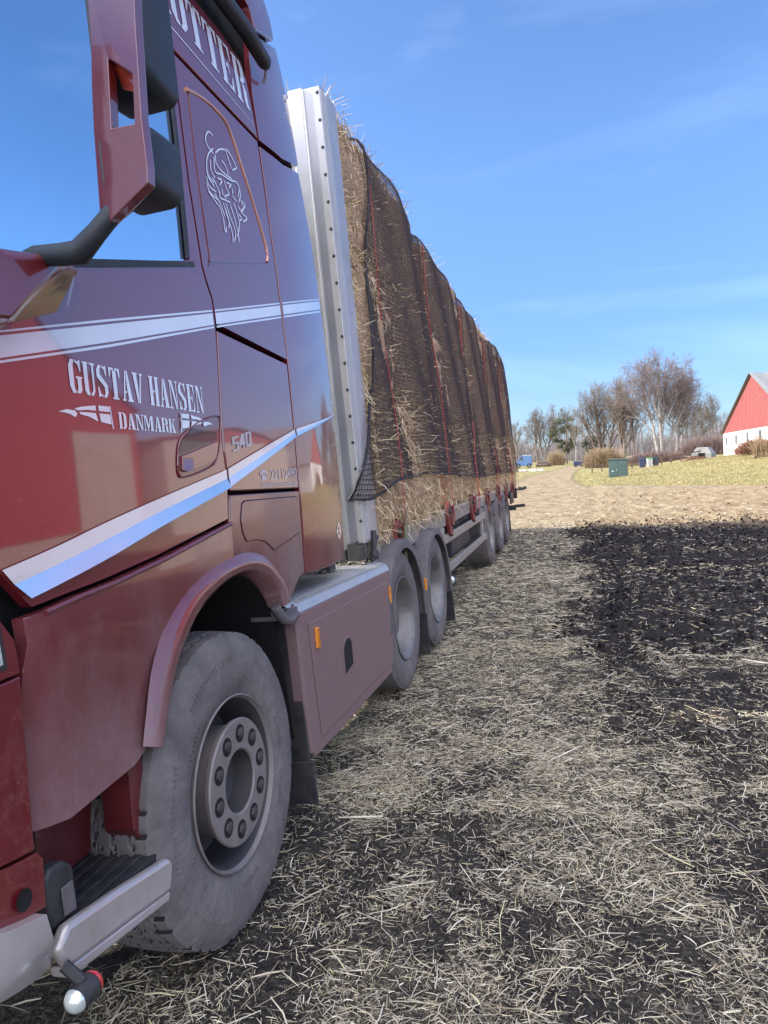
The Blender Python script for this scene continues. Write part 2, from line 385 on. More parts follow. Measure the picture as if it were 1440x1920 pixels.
# --- stencil lettering
def R4(a, b, c, d): return [(a, b), (c, b), (c, d), (a, d)]
def mirv(ps): return [[(x, 1-y) for x, y in p] for p in ps]
STEM = [R4(.04, .05, .23, .95), R4(0, 0, .27, .055), R4(0, .945, .27, 1)]
GLY = {
'G': [[(0,.2),(0,.8),(.12,1),(.28,1),(.28,.93),(.22,.85),(.22,.15),(.28,.07),(.28,0),(.12,0)], [(.33,1),(.45,.95),(.54,1),(.58,1),(.58,.66),(.53,.66),(.46,.87),(.33,.93)], [(.33,0),(.5,.02),(.58,.1),(.58,.45),(.63,.45),(.63,.51),(.32,.51),(.32,.45),(.39,.45),(.39,.12),(.33,.07)]],
'U': [[(0,1),(.28,1),(.28,.94),(.24,.94),(.24,.15),(.29,.06),(.29,0),(.14,0),(.04,.12),(.04,.94),(0,.94)], [(.36,1),(.62,1),(.62,.94),(.56,.94),(.56,.15),(.45,0),(.34,0),(.34,.06),(.42,.12),(.46,.2),(.46,.94),(.36,.94)]],
'S': [[(.27,1),(.15,1),(.02,.85),(.02,.62),(.4,.33),(.4,.13),(.33,.07),(.33,0),(.45,0),(.58,.15),(.58,.4),(.2,.7),(.2,.88),(.27,.93)], [(.32,1),(.43,.96),(.5,1),(.54,1),(.54,.7),(.49,.7),(.43,.88),(.32,.93)], [(.28,0),(.17,.04),(.08,0),(.04,0),(.04,.32),(.09,.32),(.16,.12),(.28,.07)]],
'T': [R4(.2,.05,.41,.92), R4(.13,0,.48,.055), [(0,1),(.27,1),(.27,.93),(.12,.93),(.05,.7),(0,.7)], [(.34,1),(.61,1),(.61,.7),(.56,.7),(.49,.93),(.34,.93)]],
'A': [[(0,0),(.2,0),(.2,.06),(.14,.06),(.28,.78),(.28,1),(.23,1),(.06,.06),(0,.06)], [(.31,1),(.39,1),(.59,.06),(.64,.06),(.64,0),(.32,0),(.32,.06),(.37,.06),(.31,.42)], R4(.18,.26,.28,.33)],
'H': STEM+[[(x+.36, y) for x, y in p] for p in STEM]+[R4(.24,.46,.30,.54), R4(.34,.46,.39,.54)],
'N': [R4(.07,.05,.13,.95), R4(0,0,.22,.055), [(.0,1),(.25,1),(.5,.25),(.5,0),(.45,0),(.15,.85),(.05,.945),(0,.945)], R4(.52,.0,.57,.95), R4(.44,.945,.64,1)],
'E': STEM+[[(.31,1),(.56,1),(.56,.68),(.52,.68),(.45,.93),(.31,.93)], [(.31,0),(.56,0),(.56,.32),(.52,.32),(.45,.07),(.31,.07)], R4(.27,.46,.38,.54), R4(.39,.36,.43,.64)],
'D': STEM+[[(.31,1),(.45,1),(.6,.85),(.6,.15),(.45,0),(.31,0),(.31,.06),(.38,.12),(.40,.2),(.40,.8),(.38,.88),(.31,.94)]],
'M': [R4(.06,.05,.12,.95), R4(0,0,.2,.055), [(0,1),(.24,1),(.43,.3),(.38,0),(.34,0),(.14,.9),(0,.945)], [(.62,1),(.60,.9),(.46,.2),(.43,.42),(.56,.96)], R4(.60,.05,.80,1), R4(.55,0,.85,.055)],
'R': STEM+[[(.31,1),(.45,1),(.58,.88),(.58,.62),(.48,.52),(.31,.5),(.31,.56),(.38,.6),(.38,.88),(.31,.94)], [(.36,.48),(.5,.48),(.58,.38),(.58,.1),(.64,.05),(.64,0),(.48,0),(.40,.1),(.40,.38)]],
'K': STEM+[R4(.38,.945,.62,1), [(.46,.94),(.53,.94),(.31,.50),(.28,.56)], [(.36,.56),(.42,.68),(.60,.06),(.65,.06),(.65,0),(.36,0),(.36,.06),(.40,.06),(.32,.44)]],
'O': [[(.28,1),(.14,1),(.01,.82),(.01,.18),(.14,0),(.28,0),(.28,.07),(.21,.14),(.21,.86),(.28,.93)], [(.33,1),(.47,1),(.60,.82),(.60,.18),(.47,0),(.33,0),(.33,.07),(.40,.14),(.40,.86),(.33,.93)]],
}
GLY['V'] = [[(.64-x, 1-y) for x, y in p] for p in GLY['A'][:2]]
ADV = {'M': .93, 'H': .70, 'A': .68, 'V': .66}
def word(txt, y0, y1, fz0, fz1, off=.0016, gap=.40):   # fz0/fz1(y): bottom and top lines
    xs = []; x = 0
    for ch in txt:
        if ch == ' ': x += gap; continue
        xs.append((ch, x)); x += ADV.get(ch, .69)
    W = x-.05; mb = MB()
    for ch, cx in xs:
        for poly in GLY[ch]:
            vs = []
            for px, py in poly:
                y = y0+(y1-y0)*(px+cx)/W; z = fz0(y)+(fz1(y)-fz0(y))*py; vs.append((S(y, z)+off, y, z))
            mb.add(vs, [tuple(range(len(vs)))])
    return mb
def lin(ya, za, yb, zb): return lambda y: za+(zb-za)*(y-ya)/(yb-ya)
TR.sub(door, 'lettering', word('GUSTAV HANSEN', 1.618, 2.318, lin(1.61, 1.868, 2.31, 1.855), lin(1.62, 1.957, 2.33, 1.948)), M['decal'], 0, label='white stencil name lettering on the door')
TR.sub(door, 'lettering', word('DANMARK', 1.812, 2.115, lin(1.8, 1.781, 2.12, 1.779), lin(1.8, 1.829, 2.12, 1.823)), M['decal'], 0, label='white DANMARK lettering below the name')
FLAG = [[(1.624, 1.826), (1.656, 1.833), (1.713, 1.84), (1.713, 1.826), (1.678, 1.826), (1.638, 1.822)], [(1.642, 1.818), (1.677, 1.819), (1.711, 1.819), (1.719, 1.796), (1.681, 1.808), (1.647, 1.812)], [(1.725, 1.841), (1.773, 1.841), (1.774, 1.826), (1.725, 1.826)], [(1.726, 1.819), (1.774, 1.819), (1.777, 1.791), (1.73, 1.796)], [(1.562, 1.814), (1.594, 1.822), (1.626, 1.821), (1.635, 1.813), (1.626, 1.803), (1.603, 1.811), (1.577, 1.814)], [(1.775, 1.843), (1.779, 1.843), (1.785, 1.778), (1.78, 1.779)]]
def polys(P, off=.0016, mir=None):
    mb = MB()
    for p in P:
        q = [((mir-y) if mir else y, z) for y, z in p]; mb.add([(S(y, z)+off, y, z) for y, z in q], [tuple(range(len(q)))])
    return mb
TR.sub(door, 'flag_emblem', polys(FLAG), M['decal'], 0)
TR.sub(door, 'flag_emblem', polys([[(y, z+.004) for y, z in p] for p in FLAG], .0045, 1.785+2.145), M['decal'], 0)
# --- sleeper side between door and air deflector
side = TR.part('sleeper_side_panel', skin([(2.486, 2.205), (3.160, 2.160), (3.152, 2.44), (3.145, 2.785), (3.160, 3.165), (2.447, 3.182), (2.427, 2.93), (2.417, 2.70), (2.434, 2.408), (2.452, 2.355), (2.482, 2.295)]), PT, 40, .006)
TR.sub(side, 'pale_stripe', stripe(2.484, 3.150), M['decal'], 40)
INS = [(2.515, 3.082), (2.612, 3.099), (2.722, 3.107), (2.83, 3.086), (2.909, 2.958), (2.998, 2.783), (3.061, 2.648), (3.050, 2.588), (2.985, 2.560), (2.520, 2.442), (2.495, 2.455), (2.490, 2.811)]
inp = catmull(INS+[INS[0]], 5)
TR.sub(side, 'inset_panel', skin(inp, .0035, thick=.003), PT, 40, .003)
mb = MB(); rp = catmull([(2.500, 3.080), (2.612, 3.104), (2.722, 3.112), (2.833, 3.090), (2.913, 2.96), (3.003, 2.785), (3.068, 2.640), (3.052, 2.582)], 6)
mb.tube([(S(y, z)+.003, y, z) for y, z in rp], .0075, 8); TR.sub(side, 'rim_glint', mb, simple('copper_reflection_tint', (.62, .30, .20), .3, .5, .1, 8, 0, .8), 60)  # raised panel rim, coloured copper for the warm reflection along its edge
VIK = [[(2.664, 2.977), (2.627, 2.977), (2.592, 2.937), (2.605, 2.908), (2.648, 2.899)], [(2.646, 2.92), (2.596, 2.877), (2.569, 2.831), (2.569, 2.788), (2.61, 2.772)], [(2.768, 2.971), (2.806, 2.963), (2.839, 2.938), (2.85, 2.923), (2.804, 2.896)], [(2.661, 2.908), (2.709, 2.942), (2.764, 2.96), (2.781, 2.934), (2.8, 2.899)], [(2.659, 2.903), (2.657, 2.866), (2.7, 2.851), (2.791, 2.853)], [(2.645, 2.888), (2.635, 2.826), (2.695, 2.836), (2.777, 2.843), (2.828, 2.858)], [(2.563, 2.811), (2.566, 2.778), (2.614, 2.756)], [(2.548, 2.775), (2.565, 2.742), (2.619, 2.74)], [(2.544, 2.748), (2.566, 2.717), (2.638, 2.711)], [(2.549, 2.719), (2.597, 2.697), (2.631, 2.686)], [(2.609, 2.86), (2.6, 2.817), (2.626, 2.796)], [(2.647, 2.804), (2.687, 2.81), (2.659, 2.781)], [(2.728, 2.816), (2.77, 2.822), (2.744, 2.803)], [(2.709, 2.818), (2.72, 2.79), (2.735, 2.772), (2.7, 2.755)], [(2.652, 2.756), (2.648, 2.728), (2.693, 2.734), (2.735, 2.739)], [(2.767, 2.779), (2.785, 2.771), (2.805, 2.768)], [(2.631, 2.686), (2.649, 2.652), (2.652, 2.594), (2.67, 2.622)], [(2.669, 2.717), (2.686, 2.677), (2.717, 2.613), (2.711, 2.57)], [(2.69, 2.724), (2.716, 2.678), (2.75, 2.624), (2.725, 2.579)], [(2.733, 2.734), (2.758, 2.682), (2.773, 2.631), (2.773, 2.588)], [(2.769, 2.751), (2.796, 2.704), (2.797, 2.666), (2.761, 2.608)], [(2.822, 2.855), (2.85, 2.841), (2.822, 2.789)], [(2.848, 2.836), (2.852, 2.809), (2.821, 2.769)], [(2.843, 2.786), (2.885, 2.777), (2.839, 2.742)], [(2.845, 2.777), (2.867, 2.761), (2.83, 2.729)], [(2.81, 2.751), (2.846, 2.73), (2.886, 2.723), (2.835, 2.692)], [(2.805, 2.716), (2.828, 2.704), (2.807, 2.688)], [(2.676, 2.774), (2.679, 2.752), (2.707, 2.748)], [(2.777, 2.81), (2.774, 2.786)],
  [(2.60, 2.73), (2.64, 2.70), (2.67, 2.66)], [(2.60, 2.79), (2.63, 2.77), (2.65, 2.74)], [(2.71, 2.90), (2.74, 2.89), (2.76, 2.86)], [(2.68, 2.70), (2.70, 2.66), (2.69, 2.62)]]
TR.sub(side, 'viking_emblem', merge([ribbon(catmull(s, 5), .0066, .0062) for s in VIK]), M['decal'], 0, label='white line drawing of a horned helmet and beard')
# --- side locker door and fuel flap panel below
lock = TR.part('locker_door', skin([(2.463, 1.572), (3.160, 1.557), (3.160, 1.80), (3.158, 2.12), (3.160, 2.138), (2.490, 2.178), (2.474, 2.05), (2.452, 1.853), (2.446, 1.734), (2.458, 1.614)]), PT, 40, .005)
TR.sub(lock, 'silver_trim', band(CT2, CB2, .0058, .006), [M['silver_reflect'], M['chrome']], 25)
sl = []
for k, poly in {'5': [[(0,1),(.55,1),(.55,.86),(.15,.86),(.15,.6),(.45,.6),(.56,.5),(.56,.12),(.45,0),(0,0),(0,.14),(.4,.14),(.4,.46),(0,.46)]], '4': [[(.65,.25),(.65,.4),(.98,1),(1.14,1),(1.14,.4),(1.22,.4),(1.22,.25),(1.14,.25),(1.14,0),(1.0,0),(1.0,.25)]], '0': [[(1.3,0),(1.3,1),(1.86,1),(1.86,0)]]}.items():
    for p in poly:
        q = [(2.512+.090*x, lin(2.5, 1.718, 2.68, 1.750)(2.512+.090*x)+.056*y) for x, y in p]
        if k == '0':
            a = q; c0 = [(a[0][0]+.013, a[0][1]+.009), (a[1][0]+.013, a[1][1]-.006), (a[2][0]-.013, a[2][1]-.008), (a[3][0]-.013, a[3][1]+.008)]
            for i in range(4): sl.append(skin([a[i], a[(i+1) % 4], c0[(i+1) % 4], c0[i]], .005, thick=.004))
        else: sl.append(skin(q, .005, thick=.004))
TR.sub(lock, 'number_badge', merge(sl), M['alu_bright'], 0, label='raised metal number 540')
def builtin_text(txt, y0, y1, z0f, z1f, off=.0016):       # Blender's own built-in typeface
    cu = bpy.data.curves.new('t', 'FONT'); cu.body = txt; cu.offset = .012
    ob = bpy.data.objects.new('t', cu); COL.objects.link(ob); dg = bpy.context.evaluated_depsgraph_get()
    me = bpy.data.meshes.new_from_object(ob.evaluated_get(dg)); vs = [v.co.copy() for v in me.vertices]; fs = [tuple(p.vertices) for p in me.polygons]
    bpy.data.objects.remove(ob); bpy.data.curves.remove(cu); bpy.data.meshes.remove(me)
    xm = max(v.x for v in vs); x0 = min(v.x for v in vs); zm = max(v.y for v in vs); zl = 0; mb = MB(); o = []
    for v in vs:
        y = y0+(y1-y0)*(v.x-x0)/(xm-x0); t = (v.y-zl)/(zm-zl); z = z0f(y)+(z1f(y)-z0f(y))*t; o.append((S(y, z)+off, y, z))
    mb.add(o, fs); return mb
ph = builtin_text('22112490', 2.84, 3.148, lin(2.73, 1.602, 3.16, 1.612), lin(2.73, 1.646, 3.16, 1.653))
ic = MB(); arc = [(2.775+.034*math.cos(a), 1.622+.020*math.sin(a)) for a in np.linspace(0, PI, 9)]
ic2 = ribbon(arc, .014, .0016); ic3 = polys([[(2.748, 1.604), (2.802, 1.604), (2.792, 1.628), (2.758, 1.628)]])
TR.sub(lock, 'phone_lettering', ph, M['decal_dull'], 0); TR.sub(lock, 'phone_symbol', merge([ic2, ic3]), M['decal_dull'], 0)
TR.sub(lock, 'mail_lettering', builtin_text('MAIL@GUSTAVHANSEN.DK', 2.745, 3.145, lin(2.74, 1.578, 3.14, 1.569), lin(2.74, 1.596, 3.14, 1.588)), M['decal_dull'], 0)
low = TR.part('lower_side_panel', skin([(2.436, 1.303), (2.60, 1.29), (2.75, 1.235), (2.86, 1.14), (2.90, 1.06), (2.97, 1.06), (3.10, 1.145), (3.165, 1.155), (3.16, 1.543), (2.458, 1.557), (2.444, 1.47)]), PL, 40, .005)
HAT = [(2.551, 1.518), (2.576, 1.527), (3.105, 1.518), (3.13, 1.507), (3.128, 1.351), (2.822, 1.305), (2.782, 1.33), (2.732, 1.354), (2.656, 1.367), (2.568, 1.37), (2.541, 1.404), (2.531, 1.457)]
def grow(P, d):
    cy = sum(p[0] for p in P)/len(P); cz = sum(p[1] for p in P)/len(P)
    return [(cy+(y-cy)*(1+d/.3), cz+(z-cz)*(1+d/.11)) for y, z in P]
TR.sub(low, 'hatch_gap', skin(grow(HAT, .004), .0012, thick=.003), M['void'], 40)
TR.sub(low, 'service_hatch', skin(HAT, .004, thick=.003), PL, 40, .002)
# --- air deflector behind the cab
dfl = TR.part('air_deflector', skin([(3.182, 1.147), (3.50, 1.13), (3.935, 1.122), (3.965, 1.16), (3.93, 1.915), (3.905, 2.606), (3.895, 2.862), (3.825, 3.285), (3.5, 3.195), (3.185, 3.155), (3.166, 2.785), (3.172, 2.443), (3.178, 2.121), (3.176, 1.594)]), PT, 40, .008)
TR.sub(dfl, 'pale_stripe', stripe(3.18, 3.88), M['decal'], 40)
TR.sub(dfl, 'silver_trim', band(CT3, CB3, .0058, .004), [M['silver_reflect'], M['chrome']], 25)
DI = [(3.815, 1.350), (3.885, 1.294), (3.815, 1.238), (3.748, 1.294)]
dd = skin(DI, .002, thick=0); ring = [(3.815+.022*math.cos(a), 1.294+.018*math.sin(a)) for a in np.linspace(0, 2*PI, 13)]
TR.sub(dfl, 'warning_diamond', dd, M['decal'], 0); TR.sub(dfl, 'diamond_ring', ribbon(ring, .010, .0035), simple('red_print', (.35, .05, .05), .5), 0)
up = TR.part('upper_deflector', skin([(3.188, 3.185), (3.5, 3.225), (3.82, 3.318), (3.855, 3.345), (3.875, 3.55), (3.87, 3.769), (3.83, 3.97), (3.64, 3.886), (3.308, 3.754), (3.25, 3.60), (3.20, 3.40)]), PT, 40, .01)
rs = TR.part('roof_side_panel', skin([(2.15, 3.202), (2.47, 3.202), (3.172, 3.186), (3.168, 3.30), (3.155, 3.44), (3.128, 3.515), (2.931, 3.545), (2.74, 3.55), (2.491, 3.52), (2.15, 3.44)]), PT, 40, .006)
TR.sub(rs, 'lettering', word('ROTTER', 2.36, 3.13, lin(2.523, 3.338, 3.104, 3.292), lin(2.551, 3.500, 3.166, 3.500), .002), M['decal'], 0, label='large pale lettering on the roof side')
TR.sub(rs, 'pin_stripe', ribbon([(2.2, 3.300), (2.5, 3.285), (3.145, 3.238)], .006, .002), M['decal'], 0)
mb = MB(); mb.tube([(S(y, 3.6)+.06, y, z) for y, z in [(2.2, 3.57), (2.84, 3.63), (3.1, 3.62), (3.285, 3.582), (3.31, 3.572)]], [.036, .036, .036, .034, .02], 14)
tb = TR.part('side_tube', mb, M['mirror_black'], 60)
mb = MB(); mb.tube([(S(3.31, 3.57)+.06, 3.300, 3.575), (S(3.34, 3.5)+.03, 3.335, 3.545), (S(3.34, 3.5)+.01, 3.35, 3.53)], .008, 6); TR.sub(tb, 'bolt', mb, M['alu_bright'], 60)
grl = TR.part('air_grille', skin([(2.4, 3.56), (2.95, 3.565), (3.12, 3.545), (3.30, 3.56), (3.312, 3.63), (3.305, 3.75), (3.285, 3.845), (3.22, 3.91), (2.95, 3.80), (2.4, 3.7)], -.035), M['black'], 40)
mb = MB()
for k in range(34):
    z = 3.57+k*.0095; mb.tube([(S(2.8, z)-.030, 2.75, z), (S(3.28, z)-.030, 3.285, z)], .0028, 4)
TR.sub(grl, 'grille_slats', mb, M['mirror_black'], 0)
TR.part('roof_fairing', skin([(3.205, 3.880), (3.23, 3.94), (3.40, 4.05), (3.576, 4.110), (3.645, 4.06), (3.672, 4.001), (3.655, 3.905), (3.327, 3.772), (3.295, 3.858)], .03, thick=.12), PT, 40, .02)
mb = MB(); mb.prism([(2.4, 3.5), (3.5, 3.7), (3.82, 3.93), (3.60, 4.05), (3.2, 3.98), (2.4, 3.72)], -3.4, -1.34); TR.part('roof_top', mb, M['paint_clean'], 0, .03)
# --- wheel-arch wing below the door crease
FEND = [(1.412, 1.328), (1.372, 1.322), (1.376, 1.258), (1.363, 1.199), (1.345, 1.02), (1.329, .86), (1.345, .821), (1.444, .81), (1.715, .829), (1.775, .85), (1.80, .935), (1.872, 1.085), (2.02, 1.225), (2.20, 1.280), (2.412, 1.300), (2.424, 1.455), (1.962, 1.388), (1.693, 1.356), (1.541, 1.344)]
def SW(y, z):
    x = -1.150 - .03*max(0, 1.3-z)**1.3
    if z > 1.3: x = -1.150 + .0*(z-1.3)
    if y < 1.43: x -= .25*(1.43-y)+2.5*(1.43-y)**2
    return x + .012*math.sin((z-1.15)*9)*math.exp(-((y-1.7)/.5)**2)
wing = TR.part('front_wing', skin(FEND, .003, SW, .035, .06), PL, 40, .008)
mb = MB(); mb.tube([(SW(y, z)+.003, y, z) for y, z in [(1.42, 1.325), (1.541, 1.340), (1.693, 1.352), (1.962, 1.384), (2.42, 1.452)]], .008, 6); TR.sub(wing, 'wing_edge', mb, PL, 60)
AO = [(1.744, .871), (1.771, .939), (1.845, 1.097), (1.997, 1.244), (2.203, 1.31), (2.412, 1.33), (2.549, 1.327), (2.669, 1.301), (2.764, 1.243), (2.848, 1.165), (2.890, 1.095)]
AI = [(1.82, .838), (1.855, .908), (1.940, 1.050), (2.085, 1.175), (2.26, 1.240), (2.417, 1.263), (2.555, 1.255), (2.640, 1.227), (2.709, 1.180), (2.765, 1.125), (2.79, 1.065)]
A = catmull(AO, 4); B = catmull(AI, 4); mb = MB(); vs = []; K = 7
for (a, b) in zip(A, B):
    for k in range(K):
        t = k/(K-1); y = a[0]+(b[0]-a[0])*t; z = a[1]+(b[1]-a[1])*t
        bulge = math.sin(PI*(.12+.62*t))*.042
        vs.append((-1.165+bulge+.0, y, z))
    vs.append((-1.30, b[0]-.004, b[1]-.01))
K += 1
mb.add(vs, [(i*K+k, i*K+k+1, (i+1)*K+k+1, (i+1)*K+k) for i in range(len(A)-1) for k in range(K-1)])
TR.part('wheel_arch_trim', mb, PL, 60)
# inner arch liner and splash guards
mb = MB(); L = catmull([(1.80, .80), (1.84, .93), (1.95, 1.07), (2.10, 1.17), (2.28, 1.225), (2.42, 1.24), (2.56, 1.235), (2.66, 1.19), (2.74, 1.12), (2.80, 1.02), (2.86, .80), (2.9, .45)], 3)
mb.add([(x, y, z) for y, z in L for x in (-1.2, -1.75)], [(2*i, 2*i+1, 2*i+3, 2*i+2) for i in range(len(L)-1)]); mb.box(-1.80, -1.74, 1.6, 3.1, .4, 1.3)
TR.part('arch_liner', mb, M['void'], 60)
mb = MB(); mb.box(-1.62, -1.165, 2.955, 2.975, .14, 1.04); mb.box(-1.62, -1.135, 2.93, 2.95, .135, .33); TR.part('mudflap', mb, M['black'], 0, .004)
mb = MB(); mb.box(-1.30, -1.14, 2.80, 2.95, 1.0, 1.035); mb.tube([(-1.16, 2.76, 1.07), (-1.15, 2.80, 1.01), (-1.15, 2.86, .985), (-1.15, 2.95, 1.0)], .022, 8); TR.part('arch_bracket', mb, M['plastic_grey'], 40, .003)
# --- front corner: headlight, red lower panels, silver bumper
hp = TR.part('headlight_panel', skin([(1.0, 1.395), (1.285, 1.352), (1.332, 1.28), (1.336, 1.205), (1.0, 1.19)], 0, SF), M['paint_clean'], 40, .006)
TR.sub(hp, 'headlight', skin([(1.05, 1.345), (1.272, 1.335), (1.285, 1.32), (1.290, 1.235), (1.05, 1.215)], .004, SF, .01), M['clearlens'], 40, .003)
TR.sub(hp, 'headlight_frame', skin([(1.04, 1.352), (1.28, 1.343), (1.295, 1.325), (1.300, 1.225), (1.04, 1.205)], .001, SF, .006), M['black'], 40)
cp = TR.part('corner_panel', skin([(1.0, 1.182), (1.335, 1.197), (1.325, 1.0), (1.316, .845), (1.316, .80), (1.0, .84)], 0, SF), M['paint_clean'], 40, .006)
sp_ = TR.part('step_panel', skin([(1.0, .833), (1.318, .792), (1.334, .77), (1.325, .66), (1.0, .72)], 0, SF), M['paint_clean'], 40, .006)
mb = MB(); mb.lathe([(.0, .0), (.001, .019), (.003, .022), (.003, .024)], (-1.153, 1.262, .715), 20); TR.sub(sp_, 'round_hole', mb, M['void'], 40)
def SB(y, z): return -1.125 - .35*max(0, .60-z)**1.1*2 - (.9*(1.3-y)**2 if y < 1.3 else 0)
TR.part('bumper_corner', skin([(1.0, .735), (1.293, .665), (1.303, .61), (1.315, .56), (1.34, .545), (1.345, .493), (1.0, .58)], 0, SB, .05, .04), M['bumper'], 60, .008)
# step well
mb = MB(); mb.box(-1.50, -1.165, 1.345, 1.80, .520, .545)
for k in range(8):
    mb.box(-1.49+.04*k, -1.475+.04*k, 1.36, 1.79, .5452, .553)
mb.box(-1.50, -1.47, 1.34, 1.82, .5, .8)
st = TR.part('entry_step', mb, M['black'], 0, .002)
mb = MB(); P = [(1.318, .560), (1.36, .595), (1.55, .566), (1.785, .523), (1.80, .50), (1.775, .430), (1.55, .470), (1.345, .500)]
mb.prism(P, -1.165, -1.130); TR.sub(st, 'step_edge', mb, M['bumper'], 40, .012)
mb = MB(); mb.prism([(1.346, .50), (1.775, .43), (1.765, .405), (1.35, .470)], -1.19, -1.135); TR.sub(st, 'step_underside', mb, M['bumper'], 40, .006)
mb = MB(); mb.prism([(1.335, .55), (1.335, .83), (1.90, .85), (1.92, .70), (1.84, .56)], -1.46, -1.36); mb.prism([(1.78, .42), (1.775, .56), (1.73, .63), (1.74, .84), (1.80, .85), (1.815, .42)], -1.30, -1.20)
TR.part('step_well', mb, M['well'], 0, .004)
mb = MB(); mb.prism([(1.352, .575), (1.352, .70), (1.375, .722), (1.42, .716), (1.448, .69), (1.452, .58)], -1.215, -1.175); sn = TR.part('corner_sensor', mb, M['black'], 40, .008)
mb = MB(); mb.prism([(1.395, .59), (1.395, .66), (1.435, .66), (1.437, .585)], -1.175, -1.168); TR.sub(sn, 'sensor_face', mb, M['plastic_grey'], 40, .003)
# double-ended marker lamp
mb = MB(); c = (-1.09, 1.30, .455)
mb.lathe([(.004, .0), (.004, .026), (.02, .031), (.05, .033), (.062, .028), (.062, 0)], c, 28, axis='y'); mb.tube([(-1.09, 1.335, .48), (-1.13, 1.33, .52)], .014, 8)
lm = TR.part('marker_lamp', mb, M['black'], 40)
mb = MB(); mb.lathe([(-.014, 0), (-.013, .010), (-.008, .020), (.003, .027), (.006, .028)], c, 28, axis='y'); TR.sub(lm, 'white_lens', mb, M['clearlens'], 60)
mb = MB(); mb.lathe([(.060, .030), (.070, .028), (.082, .018), (.086, .0)], c, 28, axis='y'); TR.sub(lm, 'red_lens', mb, M['redlens'], 60)
# --- mirrors on the door corner
def YB(t): return t
mb = MB(); mb.prismy([(-.851, 2.173), (-.854, 2.208), (-.846, 2.34), (-.838, 2.42), (-.828, 2.62), (-.81, 3.02), (-.67, 3.02), (-.706, 2.631), (-.717, 2.273), (-.721, 2.236)], 1.40, 1.47)
def plate(P, F, y0, y1):                    # outline with an opening, given as faces that share corners
    n = len(P); mb = MB(); vs = [(x, y0, z) for x, z in P]+[(x, y1, z) for x, z in P]; fs = [tuple(f) for f in F]+[tuple(i+n for i in f)[::-1] for f in F]
    ed = {}
    for f in F:
        for i, j in zip(f, f[1:]+f[:1]): ed[(i, j)] = 1
    fs += [(i, i+n, j+n, j) for i, j in ed if (j, i) not in ed]; mb.add(vs, fs); return mb
CP = [(-.851, 2.170), (-.855, 2.208), (-.846, 2.380), (-.799, 2.372), (-.738, 2.366), (-.719, 2.376), (-.718, 2.273), (-.722, 2.236), (-.838, 2.47), (-.8265, 2.56), (-.787, 2.515), (-.729, 2.465), (-.708, 2.56), (-.713, 2.47), (-.82, 2.7), (-.80, 3.02), (-.68, 3.02), (-.701, 2.64)]
mir = TR.part('mirror_cover', plate(CP, [[0,1,2,3,4,5,6,7], [2,8,9,10,3], [4,11,12,13,5], [9,14,15,16,17,12,11,10]], 1.395, 1.425), M['paint'], 0, .005)
for v in mir.data.vertices:                  # the face is turned a little towards the door
    gx, gy, gz_ = v.co.x-1.2, v.co.y+2.3, v.co.z; k = 1-(gx+.785)*.62; v.co = (gx*k+1.2, gy*k-2.3, 1.64+(gz_-1.64)*k)
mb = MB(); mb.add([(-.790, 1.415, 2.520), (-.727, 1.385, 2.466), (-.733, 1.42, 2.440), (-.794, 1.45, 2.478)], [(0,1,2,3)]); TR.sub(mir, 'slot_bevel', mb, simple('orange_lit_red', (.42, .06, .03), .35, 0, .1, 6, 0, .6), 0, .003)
def housing(x0, x1, z0, z1, y0, y1, r, n=6):
    mb = MB(); pts = []
    for cx, cz, a0 in ((x1-r, z1-r, 0), (x0+r, z1-r, 90), (x0+r, z0+r, 180), (x1-r, z0+r, 270)):
        for k in range(n+1):
            a = math.radians(a0+90*k/n); pts.append((cx+r*math.cos(a), cz+r*math.sin(a)))
    cx = (x0+x1)/2; cz = (z0+z1)/2; rings = []
    for t, s in ((0, .80), (.12, .90), (.35, .985), (.7, 1.0), (1, .99)):
        rings.append([(cx+(px-cx)*s, y0+(y1-y0)*t, cz+(pz-cz)*s) for px, pz in pts])
    m = len(pts); mb.add([p for r_ in rings for p in r_], [(i*m+k, i*m+(k+1) % m, (i+1)*m+(k+1) % m, (i+1)*m+k) for i in range(4) for k in range(m)]+[tuple(range(m))[::-1], tuple(range(4*m, 5*m))])
    return mb
def hmir(x0, x1, z0, z1, r):
    h = TR.part('mirror_housing', housing(x0, x1, z0, z1, 1.435, 1.56, r), M['mirror_black'], 50)
    g = MB(); g.box(x0+.02, x1-.02, 1.562, 1.566, z0+.02, z1-.02); TR.sub(h, 'mirror_glass', g, M['glass'], 0)
hmir(-.868, -.716, 2.470, 3.05, .03); hmir(-.875, -.735, 2.246, 2.405, .035)
mb = MB(); mb.tube([(-1.10, 1.45, 2.160), (-1.075, 1.455, 2.163), (-1.00, 1.455, 2.153), (-.955, 1.455, 2.150), (-.90, 1.45, 2.185), (-.86, 1.45, 2.215), (-.82, 1.46, 2.24)], [.018, .024, .027, .030, .024, .023, .022], 12, flat=.9)
TR.part('mirror_arm', mb, M['mirror_black'], 60)
mb = MB()
mb.add([(-1.03, 1.313, 2.116), (-1.05, 1.532, 2.176), (-1.03, 1.298, 1.98), (-1.12, 1.67, 2.194), (-1.15, 1.598, 2.072), (-1.15, 1.434, 2.014), (-1.05, 1.30, 2.135), (-1.08, 1.20, 1.979), (-1.19, 1.70, 2.20), (-1.19, 1.45, 2.19), (-1.19, 1.62, 2.06), (-1.19, 1.30, 1.97), (-1.07, 1.12, 2.20), (-1.19, 1.1, 2.23), (-1.19, 1.1, 1.96)],
  [(0,1,2), (2,1,3,4,5), (6,0,2,7,12), (6,1,0), (6,9,8,3,1), (3,8,10,4), (4,10,11,5), (2,5,11,7), (6,12,13,9), (7,11,14), (12,7,14,13)])
mbs = TR.part('mirror_base', mb, M['paint_clean'], 30, .006)
